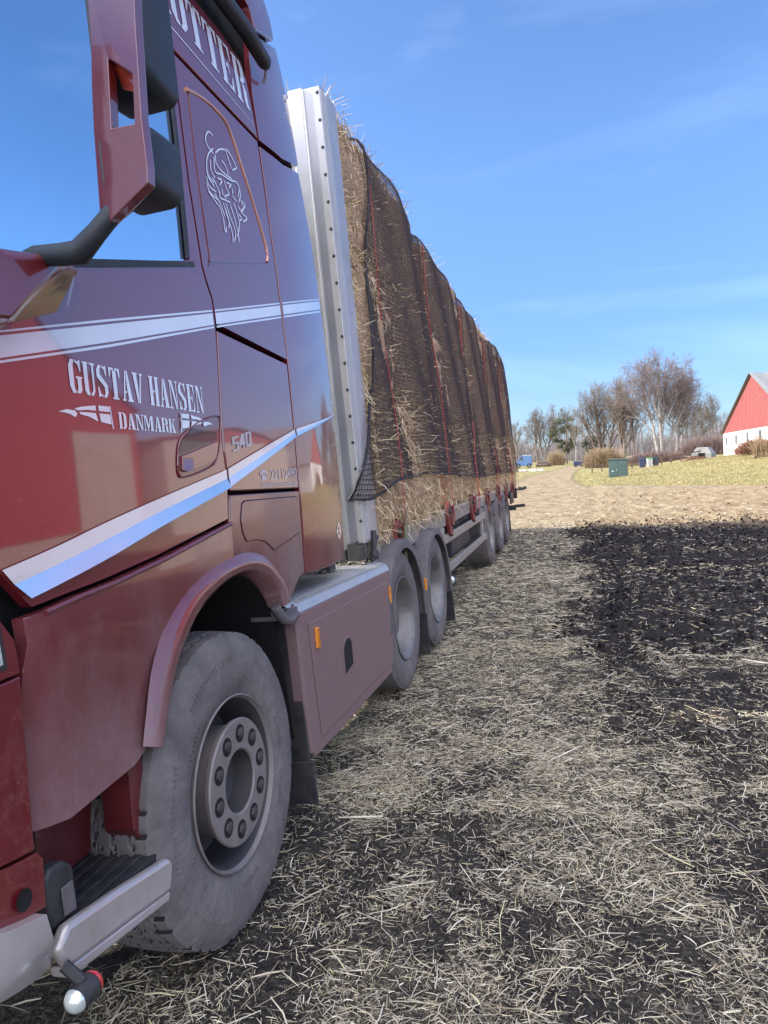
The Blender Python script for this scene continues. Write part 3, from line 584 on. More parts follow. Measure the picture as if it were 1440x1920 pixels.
mb = MB(); q = Vector((-1.112, 1.615, 2.122)); u = Vector((-.012, .040, .052)); v_ = Vector((.012, -.012, .012)); mb.add([q+u*math.cos(a)*.9+v_*math.sin(a) for a in np.linspace(0, 2*PI, 16, endpoint=False)], [tuple(range(16))]); TR.sub(mbs, 'side_camera', mb, M['decal'], 0)
# --- side skirt with tank-top plate
sk = MB(); SKO = [(2.952, 1.000), (4.605, .950), (4.60, .60), (4.44, .30), (3.02, .318), (2.975, .35), (2.955, .60)]
sk.prism(SKO, -1.22, -1.150); skirt = TR.part('side_skirt', sk, PL, 0, .012)
mb = MB(); IN = [(3.07, .930), (4.50, .885), (4.49, .62), (4.36, .37), (3.10, .385)]
mb.prism(IN, -1.150, -1.143); TR.sub(skirt, 'raised_field', mb, PL, 0, .004)
mb = MB(); HO = [(3.505, .690), (3.535, .722), (3.575, .735), (3.615, .728), (3.640, .70), (3.635, .585), (3.50, .565)]
mb.prism(grow(HO, .0), -1.143, -1.1365); big = MB(); cy = 3.57; cz = .655
big.prism([(cy+(y-cy)*1.22, cz+(z-cz)*1.18) for y, z in HO], -1.143, -1.139)
fr = TR.sub(skirt, 'grip_frame', big, PL, 0, .003); mb2 = MB(); mb2.prism(HO, -1.139, -1.1375); TR.sub(skirt, 'grip_hole', mb2, M['void'], 0)
def amber(y, z, h, w, x):
    mb = MB(); mb.prism([(y, z), (y+w, z-.003), (y+w*.96, z+h-.004), (y+.004, z+h)], x, x+.012); return mb
TR.part('side_marker', amber(3.125, .795, .100, .045, -1.143), M['amber'], 0, .004); TR.part('side_marker', amber(4.53, .735, .118, .035, -1.150), M['amber'], 0, .004)
mb = MB(); mb.box(-1.9, -1.22, 2.99, 4.58, .36, .93); TR.part('fuel_tank', mb, M['dark_steel'], 0, .03)
mb = MB(); prof = [(-2.0, 1.080), (-1.30, 1.062), (-1.20, 1.055), (-1.165, 1.035), (-1.148, 1.00)]
n = len(prof); mb.add([(x, 2.90, z) for x, z in prof]+[(x, 4.60, z-.050) for x, z in prof], [(i, i+1, n+i+1, n+i) for i in range(n-1)])
top = TR.part('walkway_plate', mb, M['alu'], 50)
mb = MB()
for k in range(60):
    y = 3.02+k*.026; z = 1.045-.0295*(y-2.9); mb.box(-1.195, -1.165, y, y+.012, z, z+.004)
TR.sub(top, 'grip_studs', mb, M['alu_bright'], 0)
mb = MB(); rg_ = random.Random(9)
for k in range(420):
    y = 2.95+(rg_.random()**1.6)*1.5; x = rg_.uniform(-1.75, -1.22); z = 1.066-.0295*(y-2.9)+.012+rg_.random()*.012; a = rg_.uniform(0, PI); L_ = rg_.uniform(.03, .10); w_ = .0022
    ux, uy = math.cos(a)*L_/2, math.sin(a)*L_/2; vx, vy = -math.sin(a)*w_, math.cos(a)*w_
    mb.add([(x-ux-vx, y-uy-vy, z), (x-ux+vx, y-uy+vy, z), (x+ux+vx, y+uy+vy, z+.006), (x+ux-vx, y+uy-vy, z+.006)], [(0, 1, 2, 3)])
solo('fallen_straw', mb, M['straw'], 'wisps of straw lying on the walkway plate behind the cab', 'straw', (-1.4, 3.0, 1.07), 'truck', smooth=0, kind='stuff')
mb = MB(); mb.box(-2.4, -1.9, 1.2, 7.4, .62, .95); mb.box(-2.2, -1.7, 3.98, 5.6, .95, 1.13); mb.box(-1.62, -1.35, 4.0, 4.12, .98, 1.14); TR.part('chassis', mb, M['dark_steel'], 0, .01)
mb = MB()
for x in (-1.42, -1.5, -1.58): mb.tube(catmull([(x, 3.9, 1.45), (x+.03, 4.0, 1.2), (x, 4.08, 1.12), (x+.02, 4.15, 1.25)], 5), .014, 8)
TR.part('air_hose', mb, M['cord'], 60)
# --- wheels
def wheel(T, c, r, kind, width=.30, hires=False):
    cx, cy, cz = c          # cx = outer sidewall plane
    n = 300 if hires else 120
    prof = [(-.012, .300), (-.006, .315), (.004, .335), (.010, .37), (.010, r-.10), (.004, r-.055), (-.010, r-.028), (-.020, r-.018)]
    nt_ = 46 if hires else 16
    tread = [(-.024-(width-.05)*k/(nt_-1), r-.008+.008*math.sin(PI*k/(nt_-1))) for k in range(nt_)]
    back = [(-width+.01, r-.03), (-width, r-.1), (-width, .32), (-width+.02, .28)]
    P = prof+tread+back; vs = []; m = len(P); groove = set()
    for i, (a, q) in enumerate(P):
        for k in range(n):
            th = 2*PI*k/n; rr = q; aa = a
            if hires and len(prof) <= i < len(prof)+nt_:
                u = -(a+.024)/(width-.05)
                for g in (.18, .40, .62, .84):
                    z = g+.022*(1 if math.sin(th*48) > 0 else -1)*(.6+.4*abs(math.sin(th*48)))
                    if abs(u-z) < .016: rr -= .014; groove.add(i*n+k)
                ph = (th*24/PI) % 1
                if (u < .15 or u > .87) and ph < .10: rr -= .010; groove.add(i*n+k)
                if .30 < (th*24/PI+u*1.5) % 1 < .36 and .2 < u < .8: groove.add(i*n+k); rr -= .004
            if i in (5, 6, 7): 
                if (th*42/PI) % 1 < .10: rr -= .002; aa -= .0015
            if i in (2, 3, 4): aa += .0006*math.sin(th*97+i)+.0006*math.sin(th*41)
            vs.append((cx+aa, cy+rr*math.cos(th), cz+rr*math.sin(th)))
    mb = MB(); mb.add(vs, [(i*n+k, i*n+(k+1) % n, (i+1)*n+(k+1) % n, (i+1)*n+k) for i in range(m-1) for k in range(n)])
    for q, f in enumerate(mb.f):
        if f[0] in groove and f[3] in groove: mb.m[q] = 1
    if hires:                                # raised sidewall ribs and blocks
        for k in range(150):
            th = 2*PI*k/150
            r0 = .425; r1 = .425+.022
            for a_, b_, hgt in ((r0, r1, .0022),) if (k//9) % 3 else ((.352, .368, .0025),):
                w = .004; p = []
                for rr, tt in ((a_, th-w), (b_, th-w*1.2), (b_, th+w*1.2), (a_, th+w)): p.append((cy+rr*math.cos(tt), cz+rr*math.sin(tt)))
                mb.prism(p, cx+.008, cx+.010+hgt)
    w = T.part('wheel', mb, [M['rubber'], M['groove']], 50)
    if kind == 'front':
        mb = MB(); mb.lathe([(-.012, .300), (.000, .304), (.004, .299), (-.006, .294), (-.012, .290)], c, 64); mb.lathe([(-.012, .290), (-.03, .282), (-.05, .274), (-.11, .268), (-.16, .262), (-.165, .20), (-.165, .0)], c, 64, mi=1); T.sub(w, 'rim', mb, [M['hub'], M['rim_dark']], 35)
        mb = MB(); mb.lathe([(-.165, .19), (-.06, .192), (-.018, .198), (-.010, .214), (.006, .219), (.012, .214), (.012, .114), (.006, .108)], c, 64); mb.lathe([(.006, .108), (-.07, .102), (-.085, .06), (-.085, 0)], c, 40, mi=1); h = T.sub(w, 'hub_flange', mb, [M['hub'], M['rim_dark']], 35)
        for k in range(10):
            a = 2*PI*(k+.2)/10; nc = (cx+.012, cy+.165*math.cos(a), cz+.165*math.sin(a))
            mb = MB(); mb.lathe([(-.004, .033), (.0012, .032), (.0012, .0)], nc, 20, mi=1); mb.lathe([(.001, .021), (.007, .020), (.010, .014), (.0105, 0)], nc, 6); T.sub(w, 'wheel_nut', mb, [M['nut'], M['void']], 30)
    elif kind == 'dish':
        mb = MB(); mb.lathe([(-.012, .300), (.000, .304), (.004, .299), (-.006, .288), (-.03, .276), (-.05, .264), (-.14, .255), (-.165, .235), (-.172, .17), (-.172, .14), (-.09, .135), (-.075, .12), (-.07, 0)], c, 56); T.sub(w, 'rim', mb, M['rim_dish'], 35)
        for k in range(10):
            a = 2*PI*k/10; nc = (cx-.172, cy+.168*math.cos(a), cz+.168*math.sin(a)); mb = MB(); mb.lathe([(0, .02), (.025, .017), (.03, 0)], nc, 8); T.sub(w, 'wheel_nut', mb, M['steel'], 30)
    else:
        mb = MB(); mb.lathe([(-.012, .300), (.000, .304), (.004, .299), (-.006, .288), (-.03, .276), (-.06, .262), (-.10, .255), (-.10, .16), (-.03, .15), (-.02, 0)], c, 40); T.sub(w, 'rim', mb, M['steel'], 35)
    return w
wheel(TR, (-1.155, 2.272, .538), .535, 'front', .315, True)
wheel(TR, (-1.185, 5.045, .530), .515, 'dish', .50)
wheel(TR, (-1.185, 6.295, .530), .515, 'dish', .50)
mb = MB(); mb.tube([(-2.3, 2.27, .5), (-1.5, 2.27, .5)], .1, 12); mb.box(-1.75, -1.55, 2.0, 2.5, .75, 1.0); TR.part('axle', mb, M['dark_steel'], 40)
def mudguard(T, cy, cz, r, a0, a1, x0, x1, name='mudguard', m='plastic_grey', lip=.045):
    A = np.radians(np.linspace(a0, a1, 26)); prof = [(x0, 0), (x1-.02, 0), (x1-.004, -.006), (x1, -.02), (x1, -lip), (x1-.012, -lip), (x1-.02, -.02), (x0, -.014)]
    mb = MB(); vs = [(px, cy+(r+pr)*math.cos(a), cz+(r+pr)*math.sin(a)) for a in A for px, pr in prof]; k = len(prof)
    mb.add(vs, [(i*k+j, i*k+(j+1) % k, (i+1)*k+(j+1) % k, (i+1)*k+j) for i in range(25) for j in range(k)]+[tuple(range(k)), tuple(range(25*k, 26*k))])
    return T.part(name, mb, M[m], 50)
mudguard(TR, 5.06, .52, .59, -8, 178, -1.75, -1.14, lip=.07); mudguard(TR, 6.30, .50, .575, -10, 165, -1.75, -1.14, lip=.06)
mb = MB(); mb.box(-1.68, -1.15, 5.63, 5.645, .10, .50); TR.part('mudflap', mb, M['black'], 0, .004)
mb = MB(); mb.prism([(6.86, .50), (6.875, .50), (6.915, .10), (6.90, .10)], -1.68, -1.15); TR.part('mudflap', mb, M['black'], 0, .004)
mb = MB(); mb.prism([(5.66, .62), (5.69, .62), (5.69, .72), (5.66, .72)], -1.16, -1.135); TR.part('side_marker', mb, M['amber'], 0, .003)
# offside wheels, seen only beneath
for y in (2.27, 5.045, 6.295):
    mb = MB(); mb.lathe([(-.3, .3), (-.3, .48), (-.26, .52), (-.04, .52), (0, .48), (0, .3), (-.05, .25), (-.15, 0)], (-3.2, y, .53), 40); TR.part('wheel', mb, M['rubber'], 40)
# ================================================================ the semi-trailer
TL = Thing('semi_trailer', 'flatbed semi-trailer with aluminium headboard carrying netted straw bales', 'trailer', (-1.25, 12.0, 0), frame='truck')
DK = 1.17
mb = MB(); mb.prism([(4.47, 1.15), (4.60, 1.15), (4.60, 4.085), (4.47, 4.085)], -1.378, -1.255)
hb = TL.part('headboard_post', mb, M['alu'], 0, .006)
mb = MB(); mb.prism([(4.605, 1.16), (4.79, 1.16), (4.79, 4.10), (4.605, 4.10)], -1.33, -1.252); TL.sub(hb, 'rear_flange', mb, M['alu'], 0, .004)
mb = MB()
for y0, w, d in ((4.475, .006, .003), (4.495, .008, .004), (4.520, .005, .003), (4.545, .012, .006), (4.580, .020, .004)):
    mb.box(-1.255, -1.255+d, y0, y0+w, 1.17, 4.07)
mb.box(-1.372, -1.362, 4.460, 4.470, 1.16, 4.08)
TL.sub(hb, 'post_rib', mb, M['alu_bright'], 0, .001)
for k in range(17):
    z = 1.30+.1715*k; mb = MB(); mb.lathe([(0, .011), (-.005, .009), (-.007, 0)], (-1.272, 4.470, z), 10, axis='y'); TL.sub(hb, 'bolt', mb, M['dark_steel'], 30)
mb = MB(); mb.box(-3.7, -1.378, 4.49, 4.56, 1.12, 4.06)
for k in range(6): mb.box(-3.6+.4*k, -3.56+.4*k, 4.475, 4.49, 1.14, 4.04)
mb.box(-1.470, -1.380, 4.475, 4.492, 1.10, 4.10)
TL.part('headboard', mb, M['alu_bright'], 0, .004)
mb = MB(); mb.prismy([(-1.37, 1.16), (-1.30, 1.175), (-1.30, 1.14), (-1.26, 1.14), (-1.255, .99), (-1.34, 1.01), (-1.37, 1.06)], 4.42, 4.47); mb.box(-1.44, -1.38, 4.42, 4.50, .98, 1.12)
mb.tube([(-1.235, 4.62, 1.22), (-1.235, 4.60, 1.12), (-1.25, 4.58, 1.02)], .02, 8); mb.lathe([(-.03, 0), (-.03, .035), (.0, .04), (.02, .03), (.02, 0)], (-1.235, 4.60, 1.06), 14); mb.tube([(-1.22, 4.66, 1.18), (-1.24, 4.60, 1.12)], .012, 6)
TL.part('corner_fitting', mb, M['dark_steel'], 0, .008)
mb = MB(); mb.box(-3.72, -1.30, 4.60, 17.15, 1.03, 1.15); TL.part('deck', mb, M['board'], 0, .005)
mb = MB(); mb.prism([(4.64, .985), (17.15, 1.02), (17.15, 1.165), (4.64, 1.155)], -1.30, -1.262)
rl = TL.part('side_rail', mb, M['board'], 0, .006)
mb = MB(); mb.box(-1.262, -1.254, 4.68, 17.4, 1.13, 1.155); TL.sub(rl, 'rail_lip', mb, M['alu'], 0, .002)
mb = MB(); mb.box(-2.9, -2.0, 4.9, 17.4, .86, 1.03); mb.box(-2.95, -2.75, 7.2, 17.3, .58, .86); mb.box(-2.15, -1.95, 7.2, 17.3, .58, .86)
for k in range(9): mb.box(-3.6, -1.34, 5.9+k*1.35, 6.0+k*1.35, .93, 1.03)
TL.part('chassis_frame', mb, M['dark_steel'], 0, .01)
def bracket(y, s=1.0):
    b = MB()
    b.prism([(y-.10, .90), (y+.06, .86), (y+.13, 1.17), (y+.02, 1.25), (y-.12, 1.20), (y-.14, 1.08)], -1.262, -1.222)
    b.prism([(y-.02, .99), (y+.10, 1.21), (y+.15, 1.20), (y+.05, .97)], -1.222, -1.195)
    o = TL.part('stake_bracket', b, M['bracket'], 0, .008)
    c = MB(); c.lathe([(0, .035), (.02, .033), (.024, 0)], (-1.222, y-.05, 1.14), 12); TL.sub(o, 'bracket_bolt', c, M['dark_steel'], 30)
for y in (5.30, 7.62, 9.45, 11.15, 12.75, 14.3, 15.8): bracket(y)
mb = MB(); mb.prism([(5.22, .88), (5.30, .88), (5.46, 1.30), (5.42, 1.31)], -1.20, -1.185); TL.part('ratchet_handle', mb, simple('worn_green_lever', (.14, .15, .09), .5, .3), 0, .004)
# side guard: posts and beams
for y, w in ((7.15, .20), (10.45, .10)):
    mb = MB(); mb.box(-1.30, -1.255, y, y+w, .50 if w > .15 else .52, .99); TL.part('guard_post', mb, M['guard'], 0, .008)
for z in (.86, .55):
    mb = MB(); mb.box(-1.285, -1.25, 7.36 if z > .6 else 7.16, 10.95, z-.05, z+.045); TL.part('guard_beam', mb, M['guard'], 0, .01)
mb = MB(); mb.box(-1.9, -1.36, 8.3, 9.8, .55, .95); TL.part('pallet_box', mb, M['dark_steel'], 0, .02)
mb = MB(); mb.box(-1.75, -1.6, 7.45, 7.6, .12, 1.0); mb.box(-1.85, -1.5, 7.38, 7.68, .10, .14); TL.part('landing_leg', mb, M['steel'], 0, .01)
c = (-1.19, 7.10, .47)
mb = MB(); mb.lathe([(0, .02), (.003, .045), (.05, .045), (.07, .03), (.07, 0)], c, 20, axis='y'); mb.tube([(-1.19, 7.15, .5), (-1.27, 7.2, .54)], .018, 8); ml = TL.part('marker_lamp', mb, M['black'], 40)
mb = MB(); mb.lathe([(-.016, 0), (-.012, .02), (.0, .038), (.004, .040)], c, 20, axis='y'); TL.sub(ml, 'white_lens', mb, M['clearlens'], 60)
mb = MB(); mb.box(-1.262, -1.245, 7.05, 7.11, .88, .96); TL.part('side_marker', mb, M['amber'], 0, .003)
wheel(TL, (-1.24, 11.25, .575), .52, 'plain', .38); wheel(TL, (-1.24, 12.75, .575), .52, 'plain', .38); wheel(TL, (-1.26, 14.25, .575), .52, 'plain', .38)
for y in (11.25, 12.75, 14.25): mudguard(TL, y, .575, .575, 20, 160, -1.7, -1.25, lip=.03)
for y in (11.92, 13.42, 14.95):
    mb = MB(); mb.box(-1.66, -1.26, y, y+.012, .2, .8); TL.part('mudflap', mb, M['black'], 0)
mb = MB(); mb.box(-3.65, -1.30, 17.2, 17.15, .50, .62); mb.box(-3.6, -1.26, 17.35, 17.15, .78, 1.03); mb.box(-1.35, -1.10, 17.3, 17.4, .55, .62); mb.tube([(-1.26, 16.9, 1.0), (-1.1, 17.0, .98), (-1.02, 17.1, 1.0)], .02, 8); TL.part('rear_bumper', mb, M['dark_steel'], 0, .01)
mb = MB(); mb.box(-1.262, -1.23, 15.2, 15.9, .75, 1.0); TL.part('tool_box', mb, M['dark_steel'], 0, .01)
mb = MB(); mb.tube([(-1.22, 17.3, 1.02), (-1.12, 17.34, 1.0), (-1.04, 17.36, 1.03)], .02, 8); TL.part('rear_hook', mb, M['dark_steel'], 60)
# ================================================================ straw bales
ZT = [(4.7, 4.19), (5.3, 4.22), (5.8, 4.22), (6.6, 4.26), (7.2, 4.25), (7.55, 4.14), (8.1, 4.12), (8.8, 4.06), (9.6, 4.10), (10.2, 4.12), (10.75, 4.02), (11.3, 4.03), (12.2, 4.05), (12.9, 3.93), (13.6, 3.95), (14.5, 4.10), (15.6, 4.15), (16.3, 4.06), (16.9, 3.92), (17.5, 3.85)]
def zt(y): return float(np.interp(y, [p[0] for p in ZT], [p[1] for p in ZT]))
COLS = [(4.81, 7.28), (7.72, 10.08), (10.54, 12.74), (13.12, 15.44), (15.80, 17.0)]
ORD = ['first', 'second', 'third', 'fourth', 'rearmost']; LAY = ['bottom', 'middle', 'top']
def bale_mesh(ly, lz, nst, seed, res=.05, shag=1.0, front=.24):
    rg = np.random.default_rng(seed); w = 1.2
    bm = bmesh.new(); bmesh.ops.create_cube(bm, size=1.0)
    for v in bm.verts: v.co = Vector((v.co.x*w, v.co.y*ly, v.co.z*lz))
    for ax, L in ((0, w), (1, ly), (2, lz)):
        for k in range(1, int(L/res)):
            co = [0,0,0]; no = [0,0,0]; co[ax] = -L/2+k*res; no[ax] = 1
            bmesh.ops.bisect_plane(bm, geom=bm.verts[:]+bm.edges[:]+bm.faces[:], plane_co=co, plane_no=no, dist=1e-6)
    X = np.array([v.co[:] for v in bm.verts])
    H = np.array([w/2, ly/2, lz/2]); r = .10
    q = np.clip(X, -(H-r), H-r); d = X-q; n = np.linalg.norm(d, axis=1, keepdims=True); n[n == 0] = 1
    X = q + d/n*r*np.minimum(1, np.linalg.norm(d, axis=1, keepdims=True)/r)
    dsp = (fbm(X[:, 1]*7+seed*9, X[:, 2]*7+X[:, 0]*5, 4)-.5)*.09
    X = X + d/n*dsp[:, None]
    for v, x in zip(bm.verts, X): v.co = x
    V = [v.co.copy() for v in bm.verts]; bm.verts.ensure_lookup_table(); Fc = [[v.index for v in f.verts] for f in bm.faces]; bm.free()
    # stalks standing off the right face, the front face and the upper edge
    VV = [tuple(v) for v in V]; FF = [list(f) for f in Fc]; MI = [0]*len(FF); 
    for i in range(nst):
        u = rg.random()
        if u < .86-front: p = np.array([w/2-.01, rg.uniform(-ly/2, ly/2), rg.uniform(-lz/2, lz/2)]); nn = np.array([1., 0, 0]); a = np.array([0, rg.normal()*.55, -1.]); 
        elif u < .86: p = np.array([rg.uniform(-.1, w/2), -ly/2+.01, rg.uniform(-lz/2, lz/2)]); nn = np.array([0., -1, 0]); a = np.array([rg.normal()*.6, 0, -1.])
        else: p = np.array([rg.uniform(0, w/2), rg.uniform(-ly/2, ly/2), lz/2-.02]); nn = np.array([.4, 0, 1.]); a = np.array([rg.normal(), rg.normal(), .2])
        if rg.random() < .3: a = rg.normal(size=3)
        sg = shag if nn[0] == 1 else 1.0
        a /= np.linalg.norm(a); L = rg.uniform(.04, .17)*(.55+.45*sg); lift = rg.uniform(.0, .5)*sg
        p1 = p + nn*(.004+.010*sg) + (a+nn*lift*.6)*L*.5; p2 = p1 + (a*(1) + nn*rg.uniform(-.5, .35)*sg + rg.normal(size=3)*.2*(.3+.7*sg))*L*.5
        sd = np.cross(a, nn); sd /= (np.linalg.norm(sd)+1e-6); hw = rg.uniform(.0015, .0034); k = len(VV)
        tw = sd*.8+nn*rg.normal()*.5
        VV += [tuple(p-tw*hw), tuple(p+tw*hw), tuple(p1-tw*hw), tuple(p1+tw*hw), tuple(p2-tw*hw*.5), tuple(p2+tw*hw*.5)]
        FF += [[k, k+1, k+3, k+2], [k+2, k+3, k+5, k+4]]; MI += [1, 1]
    me = bpy.data.meshes.new('straw_bale'); me.from_pydata(VV, [], FF); me.materials.append(M['bale']); me.materials.append(M['bale_straw'])
    me.polygons.foreach_set('material_index', MI); me.polygons.foreach_set('use_smooth', [m == 0 for m in MI]); me.update(); return me
BH = (zt(6)-.06-DK)/3
near = [bale_mesh(2.60, BH-.01, 15000, 1, .05, 1.0, .40), bale_mesh(2.60, BH-.01, 12000, 2, .05, .18, .5), bale_mesh(2.60, BH-.01, 12000, 3, .05, .18, .5)]
far_m = [bale_mesh(2.45, BH-.01, 4200, 5, .07, .9, .05), bale_mesh(2.45, BH-.01, 2600, 6, .07, .16, .04)]
for ci, (y0, y1) in enumerate(COLS):
    for li in range(3):
        me = near[li] if ci == 0 else far_m[0 if li == 0 else 1]
        o = bpy.data.objects.new('straw_bale', me); COL.objects.link(o)
        yc = (y0+y1)/2; h = ((zt(y0+.3)+zt(yc)+zt(y1-.3))/3-.025-DK)/3
        o.location = t2w((-1.255-.6-.02*li+.012*math.sin(ci*5+li*2), yc, DK+h*(li+.5))); o.rotation_euler = (0, -LEAN, 0)
        o.scale = (1, (-1 if (ci+li) % 2 and ci else 1)*(y1-y0)/(2.60 if ci == 0 else 2.45), h/BH)
        pos = {0: 'against the aluminium headboard', 1: 'in the second stack from the headboard', 2: 'in the middle stack of five', 3: 'in the second stack from the rear', 4: 'in the short rearmost stack'}[ci]
        look = {0: 'golden', 1: 'netted', 2: 'netted'}[li]
        tag(o, '%s straw bale %s, %s layer' % (look, pos, LAY[li]), 'straw bale', 'straw bales stacked on the trailer')
# ================================================================ net over the bales
NB = [(4.096, 1.442), (4.616, 1.437), (4.985, 1.494), (5.403, 1.54), (6.43, 1.57), (8.031, 1.527), (10.019, 1.448), (12.885, 1.444), (15.897, 1.421), (17.4, 1.40)]
NFr = [(1.442, 4.096), (1.50, 4.24), (1.671, 4.523), (1.80, 4.66), (1.926, 4.741), (2.3, 4.90), (2.71, 5.051), (3.358, 5.315), (3.70, 5.46), (3.908, 5.515), (4.19, 5.51), (4.3, 5.50), (6.5, 5.45)]
def zb(y): return float(np.interp(y, [p[0] for p in NB], [p[1] for p in NB]))
def yf(s): return float(np.interp(s, [p[0] for p in NFr], [p[1] for p in NFr]))
GAPS = [7.49, 10.31, 12.93, 15.62]
def netP(y, s):             # s: distance measured up the side from deck level zero, then over the top
    top = zt(y); R = .13
    sag = sum(math.exp(-((y-g)/.14)**2) for g in GAPS)
    x0 = -1.208 + .018*math.sin(y*2.6+s) + .014*math.sin(s*3.1+y*5) - .06*sag*min(1, max(0, (s-1.6)/.5)) - .022*(s-1.5)
    if y < 4.85: x0 = -1.228 - .01*(s-1.4)
    if y < 4.45: return (x0-(4.45-y)*.32, 4.45, s)          # the corner is pulled round the headboard post
    st = top - R
    if s <= st: return (x0, y, s)
    a = (s-st)/R
    if a < PI/2: return (x0-R*(1-math.cos(a)), y, st+R*math.sin(a))
    return (x0-R-(s-st-R*PI/2), y, top+.01+.02*math.sin(y*4+s*5)-.03*sag)
def over(y, s, hw, du, ds): return
VN = []; FN = []
def rib(P, hw, along):
    n = len(P)
    if n < 2: return
    k0 = len(VN)
    for i, p in enumerate(P):
        a = Vector(P[max(i-1, 0)]); b = Vector(P[min(i+1, n-1)]); t = (b-a).normalized()
        nn = Vector((1, 0, .0)) if p[1] > 4.452 and p[0] > -1.40 else Vector((0, -1, .6)) if p[1] < 4.452 else Vector((0, 0, 1))
        q = t.cross(nn).normalized()*hw
        if along and p[1] > 4.452 and p[0] > -1.40: q = Vector((.75, .66, 0))*hw
        VN.append(tuple(Vector(p)-q)); VN.append(tuple(Vector(p)+q))
    for i in range(n-1): FN.append((k0+2*i, k0+2*i+1, k0+2*i+3, k0+2*i+2))
CE = .034
s = 1.43
while s < 5.4:
    wob = .010
    ys = [y for y in np.arange(4.09, 17.3, .09) if y >= yf(s)-.001 and s >= zb(y)]
    if ys:
        ys0 = yf(s)
        if zb(ys0) <= s: ys = [ys0]+ys
        # split where the lower edge interrupts
        seg = [ys[0]]
        for a, b in zip(ys, ys[1:]):
            if b-a > .15 and s < 1.7: rib([netP(y, s+.006*math.sin(y*9)) for y in seg], .0038, 0); seg = []
            seg.append(b)
        rib([tuple(np.array(netP(y, s+.008*math.sin(y*7+s*3)))) for y in seg], .0038, 0)
    s += CE
y = 4.12
while y < 17.2:
    ss = [q for q in list(np.arange(1.43, 2.0, .025))+list(np.arange(2.0, 5.3, .075)) if q >= zb(y) and yf(q) <= y]
    if len(ss) > 1:
        ss = [max(zb(y), ss[0]-.07)]+ss if yf(max(zb(y), ss[0]-.07)) <= y else ss
        rib([netP(y+.010*math.sin(q*6+y*2), q) for q in ss], .0027, 1)
    y += (CE if y < 9 else CE*1.3)*(.32 if min(abs(y-g_) for g_ in GAPS) < .16 else 1)
nb = MB(); nb.add(VN, FN)
net = solo('load_net', nb, M['net'], 'dark knotted load net draped over the straw bales on the trailer', 'net', (-1.25, 5.0, 1.45), 'truck', smooth=0)
mb = MB(); P = [netP(yf(q)+.004*math.sin(q*9), q) for q in np.linspace(4.9, 1.445, 60)]; P = [(p[0]+.008, p[1], p[2]) for p in P]; mb.tube(P, .011, 6)
P = [netP(y, zb(y)+.006*math.sin(y*5)) for y in np.linspace(4.1, 17.3, 120)]; P = [(p[0]+.008, p[1], p[2]) for p in P]; mb.tube(P, .010, 6)
nc = link_mesh('edge_cord', mb.v, mb.f, [M['cord']], None, 60, net, (-1.25, 5.0, 1.45))
# ================================================================ straps
STRAPL = ['thin red strap crossing the first bale stack near the headboard', 'red strap in the gap between first and second bale stacks', 'wide red strap in the second gap between bale stacks', 'red strap over the gap before the fourth bale stack', 'red strap nearest the rear end of the trailer']
for i, (ya, yb, w) in enumerate(((5.52, 5.36, .011), (7.72, 7.66, .016), (10.38, 9.50, .035), (13.0, 12.8, .04), (15.66, 15.8, .04))):
    mb = MB(); P = []
    for q in list(np.linspace(1.02, zt(ya)-.2, 22))+[zt(ya)-.1, zt(ya), zt(ya)+.12, zt(ya)+.5]:
        t = min(1, max(0, (q-1.0)/1.6)); yy = yb+(ya-yb)*t
        p = netP(max(yy, 4.8), max(q, 1.0)); P.append((max(p[0]+.012, -1.25 if q < 1.5 else -9), yy, p[2]))
    n = len(P); mb.add([(x, y+sg*w, z) for x, y, z in P for sg in (-1, 1)], [(2*k, 2*k+1, 2*k+3, 2*k+2) for k in range(n-1)])
    solo('load_strap', mb, M['strap'], STRAPL[i], 'strap', (-1.22, yb, 1.02), 'truck', 'straps tying down the load', smooth=0)
# ================================================================ ground
def hx(x): return np.interp(x, [-2, .6, 1.2, 4.4, 7, 12.3, 20], [0, .02, .20, .40, .74, 1.32, 1.5])
def bank(x, y): return hx(x)*sst(35.5-.05*x, 51, y)*(1-sst(54, 66, y)*np.interp(x, [6, 12], [1, .45]))
def base_h(x, y):
    x = np.asarray(x, float); y = np.asarray(y, float)
    h = .011*np.maximum(0, y-25)*(y < 140) + (y >= 140)*.011*115
    h = h + bank(x, y)
    lean = np.where(x < -1.2, (x+1.2)*math.tan(LEAN), 0)*(1-sst(17, 24, y))*sst(-12, -6, x)
    lean = np.maximum(lean, -.25)
    return h + lean
def xdark(y): return np.interp(y, [0, 2.5, 3.6, 4.8, 6, 9, 18], [.95, .58, .28, .02, -.15, -.18, -.12])
def darkf(x, y):          # 1 where the churned dark soil lies bare
    n = fbm(x*1.1+3, y*.55+9, 4)
    e = xdark(y) + (n-.5)*1.5
    return sst(-.15, .35, x-e)*(1-sst(17.5, 23, y)*.75)
def cover(x, y):          # straw cover 0..1
    n = fbm(x*1.7+20, y*1.2+4, 4)
    d = darkf(x, y); near = 1-sst(3.0, 6.0, y)
    c = 1-d*(.86-near*.34)
    c = c*(1-near*.64*sst(.38, .58, n)) 
    n2 = fbm(x*1.3+60, y*1.0+44, 3); c = np.maximum(c, d*.5*sst(.60, .74, n2))
    return np.clip(c, 0, 1)*(1-.8*sst(19, 27, y))
